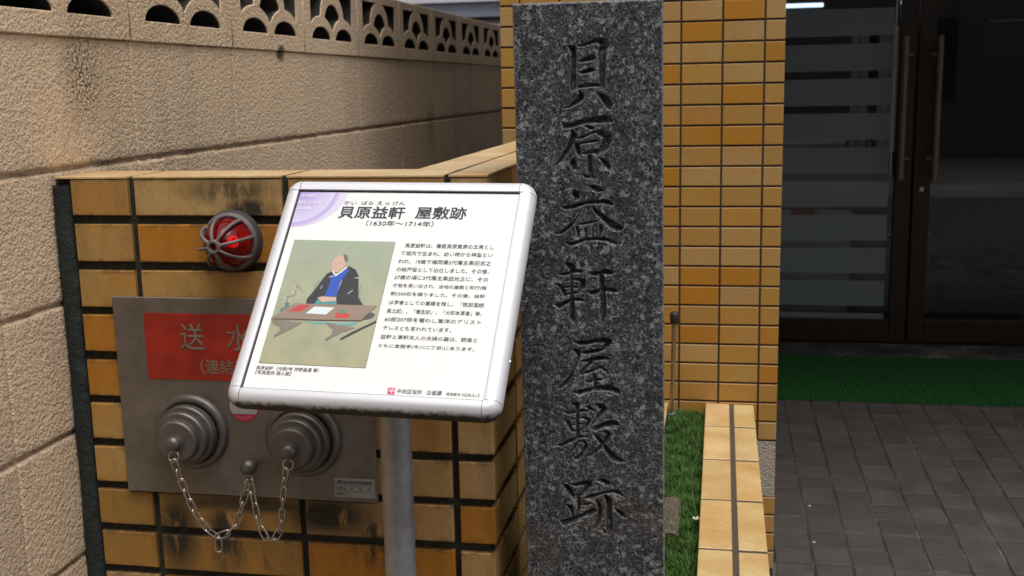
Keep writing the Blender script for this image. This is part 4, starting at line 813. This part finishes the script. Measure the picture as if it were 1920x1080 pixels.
sh('picture_shape', D_['hands'], (.60, .44, .35), .0012); sh('picture_shape', D_['cloth'], (.15, .42, .45), .0009); sh('picture_shape', D_['leg1'], (.24, .20, .17), .0010); sh('picture_shape', D_['leg2'], (.24, .20, .17), .0010)
sh('picture_shape', D_['desk'], (.30, .225, .175), .0013); sh('picture_shape', D_['pillow'], (.10, .095, .10), .0011); sh('picture_shape', D_['book'], (.55, .06, .05), .0014); sh('picture_shape', D_['paper'], (.72, .78, .80), .0014)
dx, dy = D_['disc'][0]; sh('picture_shape', ellp(dx, dy, .0100, .0040), (.58, .07, .05), .0014); dx, dy = D_['pot'][0]; sh('picture_shape', ellp(dx, dy, .0042, .0034), (.13, .26, .17), .0015)
sh('picture_shape', D_['sword'], (.06, .06, .06), .0014)
def stroke(pts, w, col, z):
    V, Fc = [], []
    for (a, b) in zip(pts, pts[1:]):
        d = Vector((b[0]-a[0], b[1]-a[1])); q = Vector((-d.y, d.x)).normalized()*w; n0 = len(V)
        V.extend([(a[0]-q.x, a[1]-q.y, 0), (b[0]-q.x, b[1]-q.y, 0), (b[0]+q.x, b[1]+q.y, 0), (a[0]+q.x, a[1]+q.y, 0)]); Fc.append((n0, n0+1, n0+2, n0+3))
    put('picture_shape', mesh(V, Fc, F(col)), z)
wx, wy = x1-x0, y1-y0
PQ = lambda L: [(x0+wx*a, y1-wy*b) for a, b in L]
for L in ([(.36, .34), (.33, .40), (.34, .47)], [(.42, .30), (.38, .36)], [(.70, .30), (.69, .38), (.72, .46)], [(.78, .36), (.77, .44), (.82, .51)], [(.66, .40), (.67, .48)]): stroke(PQ(L), .00022, (.10, .105, .12), .00115)
for L in ([(.60, .30), (.58, .37), (.57, .43)], [(.53, .33), (.54, .42)]): stroke(PQ(L), .0002, (.015, .05, .32), .0012)
stroke([D_['desk'][0], D_['desk'][5], D_['desk'][4], D_['desk'][3]], .00035, (.13, .09, .07), .0015)
for L in ([(.05, .20), (.95, .205)], [(.04, .62), (.96, .63)], [(.02, .83), (.7, .84)]): stroke(PQ(L), .0003, (.34, .33, .20), .00055)
tw = D_['twig']
V, Fc = [], []
for (a, b) in zip(tw, tw[1:]):
    d = Vector((b[0]-a[0], b[1]-a[1])); nrm = Vector((-d.y, d.x)).normalized()*.0003; n0 = len(V)
    V += [(a[0]-nrm.x, a[1]-nrm.y, 0), (b[0]-nrm.x, b[1]-nrm.y, 0), (b[0]+nrm.x, b[1]+nrm.y, 0), (a[0]+nrm.x, a[1]+nrm.y, 0)]; Fc.append((n0, n0+1, n0+2, n0+3))
put('picture_shape', mesh(V, Fc, F((.12, .11, .09))), .0008)
V, Fc = [], []
for i in range(16):
    a = random.choice(tw); x, y = a[0]+random.uniform(-.006, .006), a[1]+random.uniform(-.004, .006); n0 = len(V)
    V += [(x, y, 0), (x+.0011, y, 0), (x+.0011, y+.0011, 0), (x, y+.0011, 0)]; Fc.append((n0, n0+1, n0+2, n0+3))
put('picture_shape', mesh(V, Fc, F((.82, .80, .74))), .0010)
for (fx, fy, dx, dy) in ((.30, .31, .006, .002), (.55, .31, .006, 0), (.245, .41, .0015, .005), (.525, .44, .005, .005)):
    x, y = x0+(x1-x0)*fx+.02, y1-(y1-y0)*fy
    put('picture_shape', flatp([(x, y), (x+dx+.0005, y+dy), (x+dx, y+dy+.0008), (x-.0003, y+.0009)], F((.72, .72, .74))), .0011)
lg = D_['logo']; lx0, lx1 = lg[0][0], lg[1][0]; ly1, ly0 = lg[0][1], lg[2][1]
put('logo', box_me(lx0, lx1, ly0, ly1, 0, .0001, F((.62, .08, .16))), .00045)
# post and clamp
add('post', tube_me([(-.4085, 1.314, GZ-.01), (-.4040, 1.312, -.385)], .0200, M_POST, 40), ib)
add('clamp', box_me(-.045, .045, -.045, .045, -.034, -.0240, M_POST, .003), ib, BM @ T(.150, -.205, 0))

# ================================================================ HYDRANT INLET PLATE
YQ = YL-.0065
hp = thing('hydrant_inlet_plate', (-.6885, YQ, -.45), 'dull stainless fire-hydrant inlet plate with two round caps fixed on the tiled wall', 'hydrant inlet')
box('plate', -.8880, -.4890, YQ+.0005, YQ+.0045, -.6000, -.2965, M_PLATE, hp, .0012)
rp = box('red_panel', -.8385, -.5385, YQ-.0007, YQ+.0002, -.4205, -.3200, M_RED, hp, .0003)
def front_text(body, cx, cz, w, h, y, mat, depth, parent, bold=.0, name='lettering'):
    add(name, text_me(body, w, h, mat, depth, bold), parent, T(cx-w/2, y, cz) @ FRONT)
for s, cx in (('送', -.7625), ('水', -.6900), ('口', -.6175)): front_text(s, cx, -.3545, .0385, .0395, YQ-.0007, M_LETTER, .0012, rp, .035)
front_text('（連結送水管）', -.6885, -.3995, .128, .0225, YQ-.0007, M_LETTER, .0008, rp, .012)
def capset(cx, cz, label):
    c = add('hose_cap', fix(lathe([(0, -.0520), (.0285, -.0520), (.0310, -.0500), (.0315, -.0430), (.0315, -.0400), (.0385, -.0395), (.0402, -.0370), (.0402, -.0300), (.0375, -.0290), (.0375, -.0260), (.0440, -.0250), (.0455, -.0225), (.0455, -.0120), (.0425, -.0100), (.0425, .0)], 64, M_CAP), 30), hp, T(cx, YQ, cz))
    add('collar_ring', fix(lathe([(.0425, .0002), (.0435, -.004), (.0470, -.0085), (.0510, -.0095), (.0550, -.0085), (.0575, -.0050), (.0580, .0003)], 64, M_CAP), 50), hp, T(cx, YQ, cz))
    k = add('cap_knob', fix(lathe([(0, -.0690), (.0060, -.0680), (.0095, -.0655), (.0110, -.0615), (.0108, -.0580), (.0085, -.0555), (.0125, -.0545), (.0125, -.0518)], 32, M_CAP), 45), hp, T(cx, YQ, cz))
    return c
capset(-.7745, -.5005, 'A'); capset(-.5985, -.5050, 'B')
ck = add('centre_stud', fix(lathe([(0, -.0270), (.0065, -.0260), (.0105, -.0225), (.0120, -.0170), (.0112, -.0110), (.0070, -.0060), (.0070, .0)], 32, M_CAP), 45), hp, T(-.6805, YQ, -.5470))
# chains: separate welded links
def link_me(L, W, r):
    pts = []; n = 8
    for i in range(n+1): a = math.pi/2+math.pi*i/n; pts.append(((-(L/2-W/2)+W/2*math.cos(a)), W/2*math.sin(a), 0))
    for i in range(n+1): a = -math.pi/2+math.pi*i/n; pts.append(((L/2-W/2)+W/2*math.cos(a), W/2*math.sin(a), 0))
    return tube_me(pts, r, M_CHROME, 8, True)
lme = link_me(.0232, .0092, .00135)
def chain(path):
    P = [Vector(p) for p in path]; top = thing_part = None
    # resample
    seg = [(P[i+1]-P[i]).length for i in range(len(P)-1)]; tot = sum(seg); step = .0178; n = max(2, round(tot/step)); pts = []
    for k in range(n+1):
        d = tot*k/n; i = 0
        while i < len(seg)-1 and d > seg[i]: d -= seg[i]; i += 1
        pts.append(P[i].lerp(P[i+1], min(1, d/seg[i])))
    hub = None
    for k in range(n):
        a, b = pts[k], pts[k+1]; t = (b-a).normalized(); y = Vector((0, -1, 0)); s = t.cross(y).normalized(); nrm = s.cross(t)
        if k % 2: s, nrm = nrm, -s
        c = (a+b)/2; ang = random.uniform(-.3, .3); s2 = s*math.cos(ang)+nrm*math.sin(ang); n2 = t.cross(s2)
        M = Matrix(((t.x, s2.x, n2.x, c.x), (t.y, s2.y, n2.y, c.y), (t.z, s2.z, n2.z, c.z), (0, 0, 0, 1)))
        if hub is None: hub = add('chain', lme, hp, M)
        else: add('link', lme, hub, M)
    return hub
CA = [[-0.772, 1.419, -0.524], [-0.771, 1.4239, -0.537], [-0.7698, 1.4279, -0.553], [-0.7664, 1.4338, -0.5706], [-0.7638, 1.4367, -0.5869], [-0.7594, 1.4396, -0.6031], [-0.7512, 1.4426, -0.6207], [-0.7399, 1.4455, -0.6399], [-0.7249, 1.4484, -0.652], [-0.7139, 1.4514, -0.6455], [-0.7031, 1.4543, -0.6377], [-0.6972, 1.4572, -0.6237], [-0.6911, 1.4601, -0.606], [-0.6858, 1.4631, -0.5868], [-0.6812, 1.466, -0.5662]]
CB = [[-0.6790, 1.466, -0.5667], [-0.6743, 1.4626, -0.5845], [-0.6702, 1.4592, -0.6014], [-0.6646, 1.4558, -0.6244], [-0.6563, 1.4523, -0.6472], [-0.6459, 1.4489, -0.6529], [-0.6333, 1.4455, -0.6461], [-0.6248, 1.4421, -0.6289], [-0.6189, 1.4387, -0.6059], [-0.6156, 1.4352, -0.5833], [-0.611, 1.4318, -0.5609], [-0.6059, 1.4254, -0.5416], [-0.6016, 1.421, -0.5299]]
chain(CA); chain(CB)
add('link', lme, bpy.data.objects['chain'], T(-.7262, 1.448, -.6625) @ Matrix.Rotation(math.pi/2, 4, 'Y') @ Matrix.Rotation(1.1, 4, 'X'))
def ring(c, r, tilt): add('cap_ring', tube_me([(c[0]+r*math.cos(a), c[1]+r*math.sin(a)*math.sin(tilt), c[2]+r*math.sin(a)*math.cos(tilt)) for a in [i*math.pi/9 for i in range(18)]], .0011, M_CHROME, 8, True), hp)
ring((-.7745, YQ-.0610, -.5195), .0078, .25); ring((-.5995, YQ-.0610, -.5240), .0078, .2); ring((-.6805, YQ-.0190, -.5660), .0070, .3)
# stickers
st = add('round_sticker', fix(lathe([(0, -.0003), (.0235, -.0003), (.0236, .0002)], 48, M_REDI, False)), hp, T(-.6890, YQ, -.4585))
top_seg = [(.0222*math.cos(a), .0222*math.sin(a)) for a in [math.radians(-33+246*i/40) for i in range(41)]]
add('sticker_white', flatp(top_seg, M_LABEL), st, T(-.6890, YQ-.0007, -.4585) @ FRONT)
V, Fc = [], []
for row, rr in ((0, .0200), (1, .0172)):
    for i in range(11):
        a = math.radians(-90-34+68*i/10); x, z = rr*math.cos(a), rr*math.sin(a); n0 = len(V)
        V += [(x-.0005, z-.0006, 0), (x+.0004, z-.0006, 0), (x+.0005, z+.0006, 0), (x-.0004, z+.0005, 0)]; Fc.append((n0, n0+1, n0+2, n0+3))
add('sticker_print', mesh(V, Fc, M_LABEL), st, T(-.6890, YQ-.0008, -.4585) @ FRONT)
lb = box('inspection_label', -.5545, -.4925, YQ-.0004, YQ+.0003, -.5925, -.5635, M_LABEL, hp)
fr_ = M_INK
for z in (-.5735, -.5825): add('label_rule', box_me(-.5525, -.4940, YQ-.0007, YQ-.0005, z-.0002, z+.0002, fr_), lb)
add('label_rule', box_me(-.5365, -.5361, YQ-.0007, YQ-.0005, -.5915, -.5735, fr_), lb)
front_text('連結送水管耐圧性能試験', -.5235, -.5690, .0530, .0052, YQ-.0007, fr_, 0, lb, .01)
front_text('試験日', -.5445, -.5782, .0140, .0046, YQ-.0007, fr_, 0, lb); front_text('年　月　日', -.5150, -.5782, .0330, .0042, YQ-.0007, fr_, 0, lb); front_text('試験会社', -.5448, -.5872, .0145, .0044, YQ-.0007, fr_, 0, lb)

# ================================================================ RED ALARM LAMP
LX, LZ = -.6905, -.2120
al = thing('alarm_lamp', (LX, YL, LZ), 'round red lamp behind a grey eight-rib cage on the tiled wall above the plate', 'lamp')
LM = T(LX, YL-.001, LZ)
add('housing', fix(lathe([(.032, -.0100), (.0390, -.0100), (.0425, -.0085), (.0440, -.0050), (.0448, .0005)], 56, simple('dark_grey_housing', (.045, .042, .045), .5)), 40), al, LM)
add('cage_ring', fix(lathe([(.0340, -.0115), (.0350, -.0155), (.0380, -.0165), (.0410, -.0148), (.0418, -.0105), (.0380, -.0102)], 56, M_CAGE), 45), al, LM)
dome = [(0, -.0600)]+[(.0350*math.sin(a), -.0120-.0480*math.cos(a)) for a in [math.pi/2*i/14 for i in range(1, 15)]]
add('red_dome', fix(lathe(dome, 48, M_DOME), 80), al, LM)
add('bulb', fix(lathe([(0, -.040)]+[(.0075*math.sin(a), -.0310-.009*math.cos(a)) for a in [math.pi*i/8 for i in range(1, 8)]], 20, M_BULB), 80), al, LM @ T(.010, .002, .002))
add('reflector', fix(lathe([(0, -.0110), (.033, -.0112)], 32, simple('lamp_reflector', (.35, .02, .02), .3, .5)), 80), al, LM)
for k in range(8):
    a = math.radians(12+45*k); pts = []
    for i in range(9):
        f = i/8; ph = f*math.pi/2*.97; rr = .0375*math.sin(ph)+.0075*(1-f)*.9; y = -.0140-.0515*math.cos(ph)
        pts.append((rr*math.cos(a), y, rr*math.sin(a)))
    add('cage_rib', tube_me(pts, .0024, M_CAGE, 8, radii=[.0027, .0025, .0024, .0024, .0024, .0025, .0026, .0028, .0030]), al, LM)
add('cage_hub', fix(lathe([(.0052, -.0610), (.0056, -.0680), (.0085, -.0685), (.0105, -.0660), (.0100, -.0620)], 28, M_CAGE), 50), al, LM)

# ---------------------------------------------------------------- lift everything from eye-relative to ground-relative height
for o in list(scene.objects):
    if o.parent is None: o.location.z += H
bpy.context.view_layer.update()
